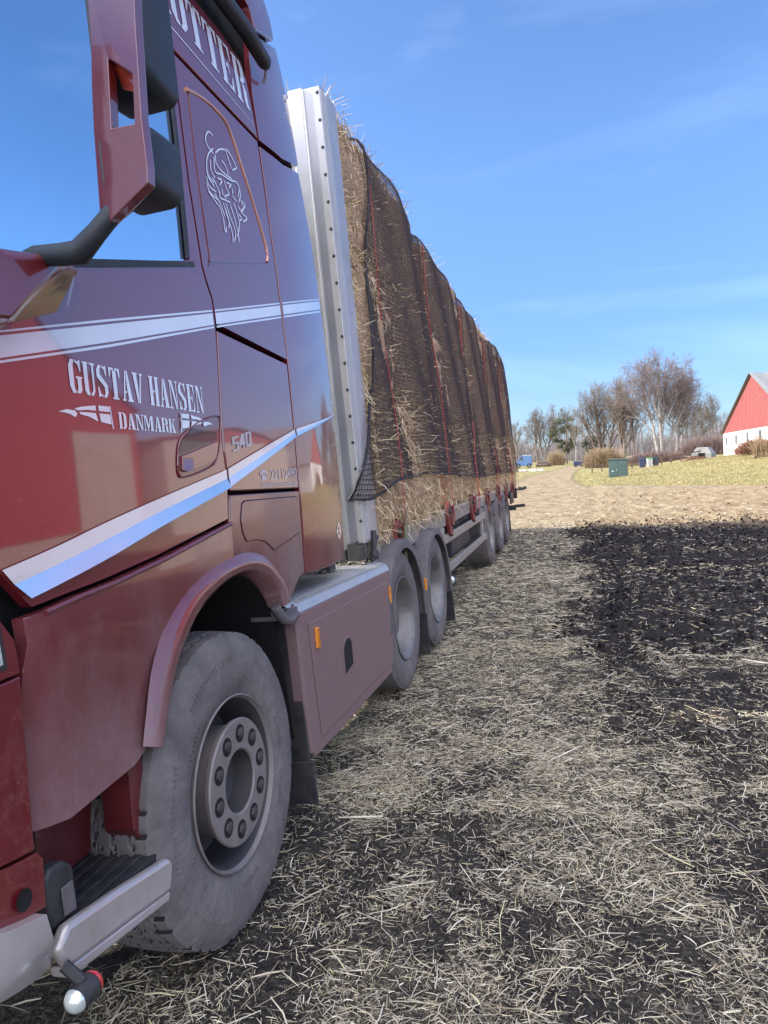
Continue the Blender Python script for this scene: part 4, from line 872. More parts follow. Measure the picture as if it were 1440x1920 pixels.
def height(x, y):
    h = base_h(x, y); fade = 1-sst(45, 80, y)
    d = darkf(x, y)*(1-sst(36, 40, y))*(.15+.85*sst(-1.0, -.4, x))
    w = sst(17, 60, y)
    c1 = fbm(x*5.5+7, y*5.5+1, 4)-.5; c2 = np.abs(fbm(x*2.3+31, y*2.3+8, 4)-.5)
    soil = d*(c1*.13 + c2*.16)*(1+.6*sst(8, 16, y))
    soft = (fbm(x*3.1+2, y*3.1+15, 3)-.5)*.035
    clod = sst(.56, .70, fbm(x*3.5+77, y*3.5+12, 3))*.06*sst(14, 20, y)*(1-sst(32, 38, y))*sst(-.6, 1.5, x)
    gr = (fbm(x*1.9+2, y*1.9+71, 4)-.5)*.16*sst(36, 40, y)*(x > .5)
    rut = -.03*np.exp(-((x-.6-(y-20)*.02)/.2)**2)*sst(17, 20, y)*(1-sst(34, 38, y))
    return h + (soil+soft+clod+rut)*fade + gr*fade
def steps(parts):
    o = []
    for a, b, s in parts: o += list(np.arange(a, b-1e-6, s))
    o.append(parts[-1][1]); return np.array(o)
xs = steps([(-600, -60, 60), (-60, -12, 4), (-12, -3, .8), (-3, -1.4, .12), (-1.4, 1.5, .028), (1.5, 5, .06), (5, 14, .22), (14, 40, 1.6), (40, 120, 8), (120, 700, 58)])
ys = steps([(-30, -2, 2), (-2, 1, .15), (1, 5, .028), (5, 9, .045), (9, 19, .07), (19, 38, .16), (38, 56, .22), (56, 90, 1.5), (90, 200, 8), (200, 1200, 100)])
GX, GY = np.meshgrid(xs, ys); GZ = height(GX, GY)
nx, ny = len(xs), len(ys); I = np.arange(nx*ny).reshape(ny, nx)
Q = np.stack([I[:-1, :-1], I[:-1, 1:], I[1:, 1:], I[1:, :-1]], -1).reshape(-1, 4)
def groundmat():
    m, nt, b = newmat('farmyard_earth_and_grass')
    at = N(nt, 'ShaderNodeAttribute', attribute_name='zones'); sp = N(nt, 'ShaderNodeSeparateColor'); nt.links.new(at.outputs['Color'], sp.inputs[0])
    v = mapping(nt, (1, 1, 1)); dk, cv, gs = sp.outputs[0], sp.outputs[1], sp.outputs[2]
    n1 = noise(nt, 9, 6, .7, v); n2 = noise(nt, 55, 5, .7, v); n3 = noise(nt, 1.2, 5, .6, v)
    soil = ramp(nt, n2.outputs[0], [(.3, (.007, .006, .008)), (.55, (.020, .017, .019)), (.75, (.055, .048, .048))]).outputs[0]
    mv = mapping(nt, (1, .35, 1)); w1 = noise(nt, 120, 3, .7, mv, .6); w2 = noise(nt, 75, 3, .7, mapping(nt, (.35, 1, 1)), .8)
    fib = math_(nt, 'MAXIMUM', w1.outputs[0], w2.outputs[0])
    straw = ramp(nt, fib, [(.48, (.035, .030, .026)), (.58, (.17, .15, .105)), (.70, (.38, .345, .25)), (.85, (.56, .52, .40))]).outputs[0]
    cf = math_(nt, 'MULTIPLY', cv, math_(nt, 'MULTIPLY_ADD', n1.outputs[0], .9), True); cf.node.inputs[1].links[0].from_node.inputs[2].default_value = .28
    c = mixc(nt, cf, soil, straw)
    sandn = noise(nt, 2.2, 7, .72, mapping(nt, (1, .5, 1)))
    sand = ramp(nt, sandn.outputs[0], [(.28, (.12, .075, .042)), (.45, (.27, .205, .12)), (.6, (.36, .285, .175)), (.78, (.45, .375, .245))]).outputs[0]
    sand = mixc(nt, ramp(nt, n2.outputs[0], [(.52, g3(0)), (.66, g3(.55))]).outputs[0], sand, (.11, .075, .05))
    sepz = N(nt, 'ShaderNodeAttribute', attribute_name='sand'); c = mixc(nt, sepz.outputs['Fac'], c, sand)
    gn = noise(nt, 3.2, 7, .75, v); gn2 = noise(nt, .5, 3, .6, v)
    grass = ramp(nt, gn.outputs[0], [(.25, (.11, .10, .04)), (.42, (.21, .185, .075)), (.55, (.33, .285, .13)), (.68, (.42, .36, .19)), (.82, (.29, .21, .12))]).outputs[0]
    grass = mixc(nt, ramp(nt, gn2.outputs[0], [(.4, g3(0)), (.65, g3(.5))]).outputs[0], grass, (.30, .25, .10))
    gf = math_(nt, 'MULTIPLY', gs, math_(nt, 'ADD', gn.outputs[0], .62), True); c = mixc(nt, gf, c, grass)
    nt.links.new(c, b.inputs['Base Color']); b.inputs['Roughness'].default_value = .93; b.inputs['Specular IOR Level'].default_value = .2
    h = math_(nt, 'ADD', n2.outputs[0], math_(nt, 'MULTIPLY', n1.outputs[0], 2.0)); bump(nt, b, h, .8, .03); return m
me = fast_mesh('ground', np.stack([GX.ravel(), GY.ravel(), GZ.ravel()], 1), Q, groundmat())
def roadc(y): return np.interp(y, [20, 34, 40, 50, 62, 78, 90, 110, 160], [-.6, -1.2, -2.0, -2.05, -1.6, -.7, .4, 3.5, 14])
def roadw(y): return np.interp(y, [20, 34, 40, 50, 62, 78, 160], [30, 12, 2.2, 1.7, 1.4, 1.0, 2])
x_, y_ = GX.ravel(), GY.ravel()
track = 1-sst(0, .6, np.abs(x_-roadc(y_))-roadw(y_))
sand = sst(16.2, 18.5, y_)*np.clip(track+(y_ < 36)*1.0, 0, 1)
edge = 36.2-.12*x_+(fbm(x_*.6, y_*.2+5, 3)-.5)*2.2
grassz = sst(0, 1.3, y_-edge)*(1-track); grassz = np.where(x_ < -1, sst(33, 36, y_)*(1-track), grassz)
zc = np.stack([darkf(x_, y_), cover(x_, y_), grassz, np.ones_like(x_)], 1).astype(np.float32)
a = me.color_attributes.new('zones', 'FLOAT_COLOR', 'POINT'); a.data.foreach_set('color', zc.ravel())
a = me.attributes.new('sand', 'FLOAT', 'POINT'); a.data.foreach_set('value', (np.clip(sand, 0, 1)*(1-grassz)).astype(np.float32))
me.polygons.foreach_set('use_smooth', np.ones(len(me.polygons), dtype=bool))
g = bpy.data.objects.new('ground', me); COL.objects.link(g); tag(g, 'dark churned earth under straw turning to a sandy track and dry grass', 'ground', kind='structure')
# ---------------------------------------------------------------- loose straw
def straws(n, xr, yr, lmin, lmax, w, seed, lift=.010, keep=None):
    rg = np.random.default_rng(seed); x = rg.uniform(*xr, n) if not callable(xr) else None
    y = yr[0]+(yr[1]-yr[0])*rg.random(n)**1.0
    dn = cover(x, y)
    clump = fbm(x*6+40, y*6+13, 3); pr = dn*(.45+1.1*sst(.35, .62, clump)); pr = np.maximum(pr, .07)
    k = (rg.random(n) < pr) & (x < .46*y+.75)
    x, y = x[k], y[k]; n = len(x)
    L = rg.uniform(lmin, lmax, n)*np.where(rg.random(n) < .12, 1.7, 1); th = rg.uniform(0, 2*PI, n); bend = rg.normal(0, .16, n)+(rg.random(n) < .08)*rg.normal(0, .7, n)
    hz = height(x, y)+rg.exponential(lift, n)*np.clip(cover(x, y)+.3, 0, 1)+.002; W = w*rg.lognormal(-.05, .30, n)
    tilt = rg.normal(0, .13, n); roll = rg.uniform(-.9, .9, n)
    P = []
    for t, a in ((-.5, -.5), (0, 0), (.5, .5)):
        an = th+bend*a; px = x+np.cos(an)*L*t; py = y+np.sin(an)*L*t; pz = hz+np.sin(tilt)*L*t+.06*L*(0.25-t*t)*4*rg.random(n)
        ww = W*(.6 if t else 1); sx = -np.sin(an)*np.cos(roll)*ww/2; sy = np.cos(an)*np.cos(roll)*ww/2; sz = np.sin(roll)*ww/2
        gz = np.maximum(pz, height(px, py)+.003) if lift < .03 else pz
        P += [np.stack([px-sx, py-sy, gz-sz], 1), np.stack([px+sx, py+sy, gz+sz], 1)]
    V = np.stack(P, 1).reshape(-1, 3); b_ = np.arange(n)[:, None]*6
    return V, np.concatenate([b_+np.array([[0, 1, 3, 2]]), b_+np.array([[2, 3, 5, 4]])], 0)
Vs, Qs, off = [], [], 0
for a in ((95000, (-1.5, 3.0), (1.1, 4.2), .008, .050, .0021, 1), (95000, (-1.5, 3.2), (3.2, 6.5), .012, .055, .0026, 2), (62000, (-1.6, 4.6), (6.0, 11), .025, .075, .0042, 3),
          (56000, (-1.8, 8), (10, 19.5), .035, .10, .0065, 4), (9000, (-1.8, 9), (19, 34), .05, .12, .010, 5), (7500, (-1.45, 3.0), (1.1, 5.5), .05, .15, .0036, 6), (5000, (-1.3, 5.0), (5.5, 12), .07, .16, .006, 7), (9000, (-3.6, -1.2), (1.5, 17), .04, .11, .005, 8), (22000, (-1.5, 3.0), (1.2, 5.5), .005, .022, .0025, 9)):
    V, q = straws(*a); Vs.append(V); Qs.append(q+off); off += len(V)
me = fast_mesh('straw_litter', np.concatenate(Vs), np.concatenate(Qs), M['straw'])
o = bpy.data.objects.new('straw_litter', me); COL.objects.link(o); tag(o, 'pale loose straw scattered over the dark yard earth', 'straw', kind='stuff')
# small pile of straw and soil crumbs
def scatter(n, xr, yr, r0, r1, seed, pf):
    rg = np.random.default_rng(seed); x = rg.uniform(*xr, n); y = rg.uniform(*yr, n); k = (rg.random(n) < pf(x, y)) & (x < .46*y+.9); x, y = x[k], y[k]; n = len(x)
    r = r0+(r1-r0)*rg.random(n)**3; z = height(x, y)
    base = np.array([(1,0,0),(-1,0,0),(0,1,0),(0,-1,0),(0,0,1),(0,0,-1)], float)
    V = (base[None]*r[:, None, None]*rg.uniform(.55, 1.3, (n, 6, 1)))+np.stack([x, y, z+r*.2], 1)[:, None]+rg.normal(0, .2, (n, 6, 3))*r[:, None, None]
    F = np.array([(0,2,4),(2,1,4),(1,3,4),(3,0,4),(2,0,5),(1,2,5),(3,1,5),(0,3,5)])
    return V.reshape(-1, 3), (np.arange(n)[:, None, None]*6+F[None]).reshape(-1, 3)
V1, F1 = scatter(14000, (-1.3, 3), (1.2, 6.5), .002, .013, 21, lambda x, y: .25+.7*darkf(x, y)); V2, F2 = scatter(26000, (-.5, 9), (6, 19), .006, .035, 22, lambda x, y: .04+.9*darkf(x, y))
me = fast_mesh('soil_crumbs', np.concatenate([V1, V2]), np.concatenate([F1, F2+len(V1)]), simple('crumbled_dark_soil', (.018, .015, .017), .95, 0, .5, 30, .2, 0, .15), 3)
o = bpy.data.objects.new('soil_crumbs', me); COL.objects.link(o); tag(o, 'crumbly dark soil clods on the churned ground', 'soil', kind='stuff')
V2, F2 = scatter(9000, (-.8, 10), (17.5, 34), .010, .055, 23, lambda x, y: sst(.48, .66, fbm(x*.8+3, y*.9+6, 3))*(.15+.85*sst(0, 4, x))*(1-sst(21, 30, y)*.8))
me = fast_mesh('sunlit_clods', V2, F2, simple('dry_brown_clod', (.14, .09, .06), .95, 0, .4, 10, .2, 0, .15), 3)
o = bpy.data.objects.new('dry_clods', me); COL.objects.link(o); tag(o, 'dry brown clods lying on the sunlit sandy yard', 'soil', kind='stuff')
# grass tufts on the bank and verge
def grass(n, xr, yr, hmin, hmax, seed, pf):
    rg = np.random.default_rng(seed); x = rg.uniform(*xr, n); y = rg.uniform(*yr, n); k = rg.random(n) < pf(x, y); x, y = x[k], y[k]; n = len(x)
    z = height(x, y); h = rg.uniform(hmin, hmax, n); th = rg.uniform(0, PI, n); w = .008+.014*rg.random(n); lx = rg.normal(0, .5, n)*h; ly = rg.normal(0, .5, n)*h
    V = np.stack([np.stack([x-np.cos(th)*w, y-np.sin(th)*w, z-.02], 1), np.stack([x+np.cos(th)*w, y+np.sin(th)*w, z-.02], 1), np.stack([x+lx, y+ly, z+h], 1)], 1)
    return V.reshape(-1, 3), np.arange(3*n).reshape(-1, 3)
def gp(x, y):
    e = 36.2-.12*x+(fbm(x*.6, y*.2+5, 3)-.5)*2.2
    t = np.abs(x-roadc(y)) > roadw(y)+.3
    return np.where(t & (((y > e+.3) & (x > -.5)) | ((x < -1) & (y > 35))), .35+.65*sst(.35, .6, fbm(x*2.2, y*2.2, 3)), 0)
V1, F1 = grass(90000, (.3, 15), (35, 56), .02, .085, 31, gp); V2, F2 = grass(16000, (-9, 1), (35, 80), .02, .09, 32, gp)
gm = strawmat('dry_spring_grass', [(0, (.11, .11, .04)), (.25, (.21, .195, .07)), (.6, (.36, .31, .14)), (.85, (.46, .39, .21)), (1, (.52, .46, .30))])
me = fast_mesh('grass', np.concatenate([V1, V2]), np.concatenate([F1, F2+len(V1)]), gm, 3)
o = bpy.data.objects.new('grass', me); COL.objects.link(o); tag(o, 'dry yellow-green grass on the bank and track verge', 'grass', kind='stuff')
# ================================================================ background
def gz(x, y): return float(height(np.array([x]), np.array([y]))[0])
M['whitewash'] = simple('whitewashed_wall', (.74, .73, .70), .9, 0, .06, 1.5, .1, dirt=((.50, .48, .44), .35))
M['redboard'] = simple('red_painted_boards', (.31, .085, .08), .85, 0, .12, 2.5, .1)
M['redboard_dark'] = simple('deep_red_boards', (.34, .05, .045), .85, 0, .15, 2.5, .1)
M['roof_sheet'] = simple('grey_corrugated_roof', (.20, .205, .20), .7, 0, .15, 3, .1)
M['pane'] = simple('dark_window_pane', (.05, .055, .06), .15, 0, .2, 3)
M['frame'] = simple('grey_window_frame', (.42, .42, .42), .6)
def facade(T, mats, x, y0, y1, zb, ze, za, zw, depth, wins, door=None):
    ym = (y0+y1)/2
    mb = MB(); mb.prism([(y0, zb), (y1, zb), (y1, zw), (y0, zw)], x, x+depth); T.part('wall', mb, mats[0], 0)
    mb = MB(); mb.prism([(y0-.03, zw), (y1+.03, zw), (y1+.03, ze), (ym, za), (y0-.03, ze)], x-.03, x+.2)
    k = y0+.3
    while k < y1:
        h = ze+(za-ze)*(1-abs(k-ym)/((y1-y0)/2)); mb.box(x-.045, x-.03, k, k+.05, zw+.02, h-.05); k += .42
    T.part('gable_boarding', mb, mats[1], 0)
    for sgn, nm in ((-1, 'roof'), (1, 'roof')):
        ya = y0-.35 if sgn < 0 else y1+.35; n = 90; vs = []
        for i in range(n+1):
            xx = x-.25+(depth+.5)*i/n; rp = .04*math.sin(i*PI*.5)
            for yy, zz in ((ya, ze-.12), (ym, za+.10)): vs.append((xx, yy, zz+rp))
        mb = MB(); mb.add(vs, [(2*i, 2*i+1, 2*i+3, 2*i+2) for i in range(n)]); T.part(nm, mb, mats[2], 0)
    for wy, wz, w, h in wins:
        mb = MB()
        for a in ((wy-w/2-.05, wy-w/2), (wy+w/2, wy+w/2+.05)): mb.box(x-.03, x+.02, a[0], a[1], wz-.05, wz+h+.05)
        mb.box(x-.03, x+.02, wy-w/2, wy+w/2, wz-.05, wz); mb.box(x-.03, x+.02, wy-w/2, wy+w/2, wz+h, wz+h+.05); mb.box(x-.025, x-.01, wy-.02, wy+.02, wz, wz+h)
        f = T.part('window', mb, M['frame'], 0); mb = MB(); mb.box(x-.012, x-.006, wy-w/2, wy+w/2, wz, wz+h); T.sub(f, 'pane', mb, M['pane'], 0)
    if door:
        wy, wz, w, h = door; mb = MB(); mb.box(x-.04, x-.004, wy-w/2, wy+w/2, wz, wz+h); mb.box(x-.06, x-.04, wy-w/2+.1, wy+w/2-.1, wz+h*.5, wz+h*.52); T.part('door', mb, M['frame'], 0)
B = Thing('barn', 'white farm building with red boarded gable and grey sheet roof on the grassy rise', 'barn', (12, 54.4, 0))
def sh(t, b): return t
class Off:
    pass
facade(B, (M['whitewash'], M['redboard'], M['roof_sheet']), 0, -10.0, 10.0, -.3, 3.28, 6.95, 3.25, 26, [(8.7, 2.28, .55, .60), (5.2, 2.33, .60, .62), (1.55, 2.38, .6, .66), (-2, 2.4, .6, .66), (-6, 2.4, .6, .66)], (-.95, 1.2, 1.0, 1.95))
mb = MB(); mb.box(-.05, 0, 7.3, 7.7, 2.72, 2.80); mb.box(-.05, 0, 3.1, 3.3, 2.7, 2.9); B.part('wall_vent', mb, M['frame'], 0)
# farm buildings across the yard to the right: they stand in the sun and are mirrored in the cab paint
B2 = Thing('red_machine_shed', 'red boarded shed with pale block base across the yard', 'shed', (13.5, 19.0, 0))
M['block'] = simple('pale_concrete_blocks', (.42, .37, .32), .9, 0, .12, 2, .2)
facade(B2, (M['block'], M['redboard_dark'], M['roof_sheet']), 0, -7, 5.2, -.3, 5.6, 8.6, .7, 16, [])
mb = MB(); mb.box(-.12, -.05, 1.2, 4.6, .1, 4.5)
for k in range(8): mb.box(-.14, -.12, 1.25+.42*k, 1.30+.42*k, .15, 4.45)
B2.part('sliding_door', mb, M['block'], 0)
B3 = Thing('block_store', 'low pale block-walled farm store beyond the red shed', 'store', (12.5, 30.5, 0))
facade(B3, (M['block'], M['redboard'], M['roof_sheet']), 0, -6, 6, -.3, 4.3, 4.9, 4.2, 9, [])
# ---------------------------------------------------------------- green utility cabinet
M['cab_green'] = simple('green_cabinet_enamel', (.045, .085, .075), .45, 0, .1, 4, 0, .2)
x0 = 2.65; yy = 46.0; zz = gz(x0, yy)
C = Thing('utility_cabinet', 'dark green utility cabinet standing at the edge of the grass bank beside the track', 'cabinet', (x0, yy, zz), rz=math.radians(-8))
mb = MB(); mb.box(-.54, .54, -.25, .25, -.1, 1.02); C.part('body', mb, M['cab_green'], 0, .02)
mb = MB(); mb.box(-.58, .58, -.29, .29, 1.02, 1.10); C.part('lid', mb, M['cab_green'], 0, .02)
mb = MB(); mb.box(-.50, -.01, -.262, -.25, .05, .98); d = C.part('door', mb, M['cab_green'], 0, .004); mb = MB(); mb.box(-.08, -.05, -.28, -.262, .35, .5); C.sub(d, 'handle', mb, M['alu'], 0)
mb = MB(); mb.box(.01, .50, -.262, -.25, .05, .98); C.part('door', mb, M['cab_green'], 0, .004)
mb = MB(); mb.box(-.36, -.26, -.267, -.262, .33, .38); C.part('notice_plate', mb, M['decal'], 0)
# ---------------------------------------------------------------- wheelie bins
def bin_(x, y, w, col, lid, label, rz=0):
    z = gz(x, y); T = Thing('wheelie_bin', label, 'bin', (x, y, z), group='wheelie bins by the low fence', rz=rz)
    mb = MB(); a = w*.42; b = w*.5; mb.add([(-a, -a, .05), (a, -a, .05), (a, a, .05), (-a, a, .05), (-b, -b, .92), (b, -b, .92), (b, b, .92), (-b, b, .92)], [(3,2,1,0), (4,5,6,7), (0,1,5,4), (1,2,6,5), (2,3,7,6), (3,0,4,7)])
    T.part('body', mb, simple('bin_plastic', col, .5), 0, .02)
    mb = MB(); mb.prism([(-b-.04, .92), (b+.06, .92), (b+.06, .97), (0, 1.02), (-b-.04, .95)], -b-.02, b+.02); T.part('lid', mb, simple('bin_lid_plastic', lid, .5), 0, .01)
    for s in (-1, 1):
        mb = MB(); mb.lathe([(-.02, 0), (-.02, .1), (.02, .1), (.02, 0)], (s*b*.9, a, .1), 14); T.part('wheel', mb, M['black'], 40)
bin_(5.75, 65.5, .52, (.03, .045, .10), (.03, .045, .10), 'dark blue wheelie bin in front of the low brown fence')
bin_(6.42, 66.3, .42, (.55, .56, .55), (.12, .30, .08), 'pale grey wheelie bin with a green lid between two dark bins', .2)
bin_(6.95, 66.4, .46, (.035, .04, .05), (.03, .035, .04), 'black wheelie bin right of the pale bin', -.2)
# ---------------------------------------------------------------- low fences
def fence(x0, y0, x1, y1, n, h, label, rails=2, m='board'):
    zz = gz(x0, y0); T = Thing('rail_fence', label, 'fence', (x0, y0, zz))
    top = []
    for k in range(n):
        t = k/(n-1); x = x0+(x1-x0)*t; y = y0+(y1-y0)*t; z = gz(x, y)-zz
        mb = MB(); mb.box(x-x0-.05, x-x0+.05, y-y0-.05, y-y0+.05, z-.1, z+h); T.part('post', mb, M[m], 0); top.append((x-x0, y-y0, z))
    for r in range(rails):
        zr = h-.05-r*h*.42; mb = MB()
        for a, b in zip(top, top[1:]): mb.add([(a[0], a[1]-.02, a[2]+zr), (b[0], b[1]-.02, b[2]+zr), (b[0], b[1]-.02, b[2]+zr-.11), (a[0], a[1]-.02, a[2]+zr-.11), (a[0], a[1]+.02, a[2]+zr), (b[0], b[1]+.02, b[2]+zr), (b[0], b[1]+.02, b[2]+zr-.11), (a[0], a[1]+.02, a[2]+zr-.11)], [(0,1,2,3), (7,6,5,4), (0,4,5,1), (3,2,6,7), (0,3,7,4), (1,5,6,2)])
        T.part('rail', mb, M[m], 0)
M['wood_brown'] = simple('brown_fence_wood', (.13, .085, .055), .85, 0, .2, 4, .1)
fence(4.2, 67.5, 11.2, 70.5, 9, .95, 'low brown rail fence running behind the bins to the calf hutch', 3, 'wood_brown')
fence(1.5, 62, 3.9, 64, 4, .62, 'short low rail fence on the left of the green cabinet', 1, 'wood_brown')
# ---------------------------------------------------------------- calf hutch
z = gz(11.5, 71); T = Thing('calf_hutch', 'faceted grey calf hutch with a bright sunlit left side beside the white barn', 'hutch', (11.5, 71, z), rz=math.radians(-20))
bm = MB(); r0 = [(-.85, -.7), (.85, -.7), (.95, .8), (-.95, .8)]; r1 = [(-.45, -.55), (.5, -.5), (.55, .6), (-.5, .6)]
bm.add([(x, y, 0) for x, y in r0]+[(x*1.0, y, .55) for x, y in r0]+[(x, y, 1.12) for x, y in r1], [(0,1,5,4), (1,2,6,5), (2,3,7,6), (3,0,4,7), (4,5,9,8), (5,6,10,9), (6,7,11,10), (7,4,8,11), (8,9,10,11)])
T.part('shell', bm, simple('weathered_fibreglass', (.22, .22, .21), .6, 0, .15, 3), 0, .06); mb = MB(); mb.box(-.3, .3, -.71, -.69, .02, .6); T.part('opening', mb, M['void'], 0, .01)
# ---------------------------------------------------------------- blue van, trailer, rubble, logs
z = gz(-6.1, 94); T = Thing('blue_van', 'small blue van parked beyond the white stones at the end of the track', 'van', (-6.1, 94, z))
vb = simple('blue_van_paint', (.04, .13, .30), .3, 0, .1, 3, 0, .8)
mb = MB(); mb.prismy([(-1.1, .25), (1.0, .25), (1.0, .95), (.92, 1.55), (-.2, 1.6), (-.35, 1.55), (-.75, 1.0), (-1.1, .85)], -.85, .85); T.part('body', mb, vb, 0, .05)
mb = MB(); mb.prismy([(-.68, 1.02), (-.36, 1.46), (-.1, 1.46), (-.1, 1.02)], -.87, -.85); T.part('window', mb, M['pane'], 0)
mb = MB(); mb.box(-.15, .9, -.8, .8, 1.6, 1.64); T.part('roof', mb, M['decal'], 0, .01)
for x in (-.7, .65):
    mb = MB(); mb.lathe([(-.1, .15), (-.1, .3), (.1, .3), (.1, .15)], (x, -.78, .3), 16, axis='y'); T.part('wheel', mb, M['black'], 40)
z = gz(.62, 89); T = Thing('box_trailer', 'low dark blue box trailer by the beige bush at the bend of the track', 'trailer', (.62, 89, z))
mb = MB(); mb.box(-.6, .6, -.5, .5, .15, .62); T.part('box', mb, simple('navy_trailer_paint', (.025, .035, .11), .5), 0, .02)
mb = MB(); mb.box(-.62, .62, -.52, .52, .62, .68); T.part('cover', mb, simple('teal_cover', (.03, .10, .14), .6), 0, .02)
for x in (-.35, .35):
    mb = MB(); mb.lathe([(-.08, 0), (-.08, .18), (.08, .18), (.08, 0)], (x, -.5, .18), 14, axis='y'); T.part('wheel', mb, M['black'], 40)
st = simple('white_field_stone', (.62, .60, .56), .9, 0, .15, 4, .2)
rg = random.Random(4)
bm = bmesh.new(); bmesh.ops.create_icosphere(bm, subdivisions=2, radius=.19)
for v in bm.verts: v.co *= 1+.35*(rg.random()-.5)
me_st = bpy.data.meshes.new('field_stone'); bm.to_mesh(me_st); bm.free(); me_st.materials.append(st)
for k in range(13):
    x = -5.7+k*.22+rg.uniform(-.06, .06); y = 74.5+rg.uniform(-.4, .4); o = bpy.data.objects.new('field_stone', me_st); COL.objects.link(o); o.location = (x, y, gz(x, y)+.1)
    s = rg.uniform(.6, 1.1); o.scale = (s, s, s*.8); o.rotation_euler = (rg.random()*6, rg.random()*6, rg.random()*6); tag(o, 'one of the pale stones lined up along the grass before the blue van', 'stone', 'row of pale stones by the track')
lg = simple('bark_log', (.13, .10, .075), .9, 0, .3, 6, .3)
for k, (x, y, r, l) in enumerate(((-4.1, 98, .22, 1.5), (-3.7, 98.4, .25, 1.7), (-3.95, 98.2, .2, 1.4))):
    mb = MB(); zz = (.2, .2, .55)[k]; mb.tube([(-l/2, 0, zz), (l/2, .1, zz)], r, 12); solo('log', mb, lg, ('left log lying on the ground beyond the stones', 'right log lying on the ground beyond the stones', 'log resting on top of the two others beyond the stones')[k], 'log', (x, y, gz(x, y)), group='logs stacked beside the track', smooth=40)
# ---------------------------------------------------------------- trees
BARK = {'birch': simple('birch_bark', (.27, .25, .23), .85, 0, .45, 2.5, .1), 'brown': simple('grey_brown_bark', (.17, .135, .11), .9, 0, .25, 2, .1),
        'twig_red': simple('purple_brown_twigs', (.20, .15, .135), .9, 0, .25, 1), 'twig_grey': simple('grey_brown_twigs', (.19, .155, .125), .9, 0, .25, 1)}
def tree(x, y, h, spread, seed, bark, twig, label, group='bare trees behind the yard', trunks=((0, 0, 1.0),), droop=0.0, r0=.22, lev=4, first=.25, nb=(7, 6, 6, 5), up=.9, twr=.016):
    rd = random.Random(seed); z = gz(x, y)
    T = Thing('tree', label, 'tree', (x, y, z), group)
    tk = MB(); cr = MB()
    def grow_(p, d, L, r, l):
        n = 5 if l < 2 else 4 if l == 2 else 3; pts = [p.copy()]; q = p.copy(); dd = d.copy()
        for i in range(n):
            w = .10 if l == 0 else .22
            dd = (dd+Vector((rd.uniform(-w, w), rd.uniform(-w, w), rd.uniform(-w, w)*.6+(.06 if l < 3 else -droop)))).normalized(); q = q+dd*L/n; pts.append(q.copy())
        rs = [max(twr*.6, r*(1-(.62 if l else .72)*i/n)) for i in range(n+1)]
        (tk if l < 2 else cr).tube(pts, rs, 7 if l == 0 else 5 if l == 1 else 3, cap=False)
        if l >= lev: return
        k = nb[l]
        for j in range(k):
            t = first+(1-first)*(j+rd.random()*.7)/k if l == 0 else .25+.75*(j+rd.random())/k
            i = min(n-1, int(t*n)); f = t*n-i; a = pts[i].lerp(pts[i+1], f); ax = (pts[i+1]-pts[i]).normalized()
            an = rd.uniform(0, 2*PI) if l != 0 else 2*PI*(j*.382)+rd.uniform(-.4, .4); sd = ax.orthogonal().normalized(); sd.rotate(Matrix.Rotation(an, 3, ax))
            opn = rd.uniform(.45, .95)*spread; nd = (ax*up+sd*opn+Vector((0, 0, .25 if l < 2 else .05))).normalized()
            LL = L*((.62-.38*t) if l == 0 else rd.uniform(.38, .62)); grow_(a, nd, LL, rs[i]*rd.uniform(.42, .6), l+1)
    for dx, lean, s in trunks:
        grow_(Vector((dx, 0, -.1)), Vector((lean, 0, 1)).normalized(), h*s*.92, r0*s, 0)
    T.part('trunk', tk, BARK[bark], 60); c = T.part('crown', cr, BARK[twig], 0)
    return T
tree(11.2, 100, 11.6, .85, 3, 'birch', 'twig_red', 'tallest birch with a pair of trunks and a red-brown bare crown', trunks=((-.35, -.13, .97), (.05, .03, 1.0), (.5, .16, .8)), droop=.14, r0=.24, nb=(16, 7, 6, 4), first=.22)
tree(13.3, 102, 10.8, 1.0, 5, 'birch', 'twig_red', 'right birch with drooping twigs and one pale trunk next to the barn', trunks=((0, .02, 1.0), (.25, .12, .8)), droop=.16, r0=.22, nb=(16, 7, 6, 4), first=.24)
tree(6.6, 104, 10.0, .8, 8, 'brown', 'twig_grey', 'straight bare tree with an ochre trunk left of the birches', trunks=((0, -.01, 1.0), (.15, .12, .75)), r0=.34, nb=(12, 7, 6, 5))
tree(4.4, 108, 9.9, .95, 9, 'brown', 'twig_grey', 'broad bare tree with several leaning stems spreading left above the bush', trunks=((0, -.28, 1.0), (.2, -.1, 1.0), (-.2, -.42, .85), (.4, .08, .9)), r0=.26, nb=(9, 7, 6, 4))
tree(-5.2, 125, 7.9, .9, 12, 'brown', 'twig_grey', 'rounded bare tree behind the blue van', trunks=((0, 0, 1.0), (.5, .12, .9), (-.6, -.14, .9)), r0=.2, nb=(10, 7, 6, 4))
tree(-8.9, 120, 6.2, .9, 13, 'brown', 'twig_grey', 'small bare tree beside the rear end of the trailer', r0=.16, nb=(10, 7, 6, 4))
tree(.25, 95, 5.8, .35, 15, 'birch', 'twig_grey', 'thin pale-stemmed young tree before the evergreen', r0=.09, nb=(9, 5, 4, 3), lev=3)
tree(8.7, 112, 8.0, .6, 17, 'brown', 'twig_red', 'slender reddish bare tree between the ochre trunk and the birches', r0=.14, nb=(12, 6, 6, 4))
tree(19.0, 112, 7.0, .8, 19, 'birch', 'twig_grey', 'low bare tree right beside the far corner of the white barn', trunks=((0, .1, 1.0), (-.7, -.1, .9)), r0=.12, nb=(10, 6, 6, 4))
tree(16.8, 110, 5.6, .9, 20, 'brown', 'twig_grey', 'small scrubby bare tree above the calf hutch', trunks=((0, .1, 1.0), (-.7, -.15, .9)), r0=.10, nb=(9, 6, 6, 4))
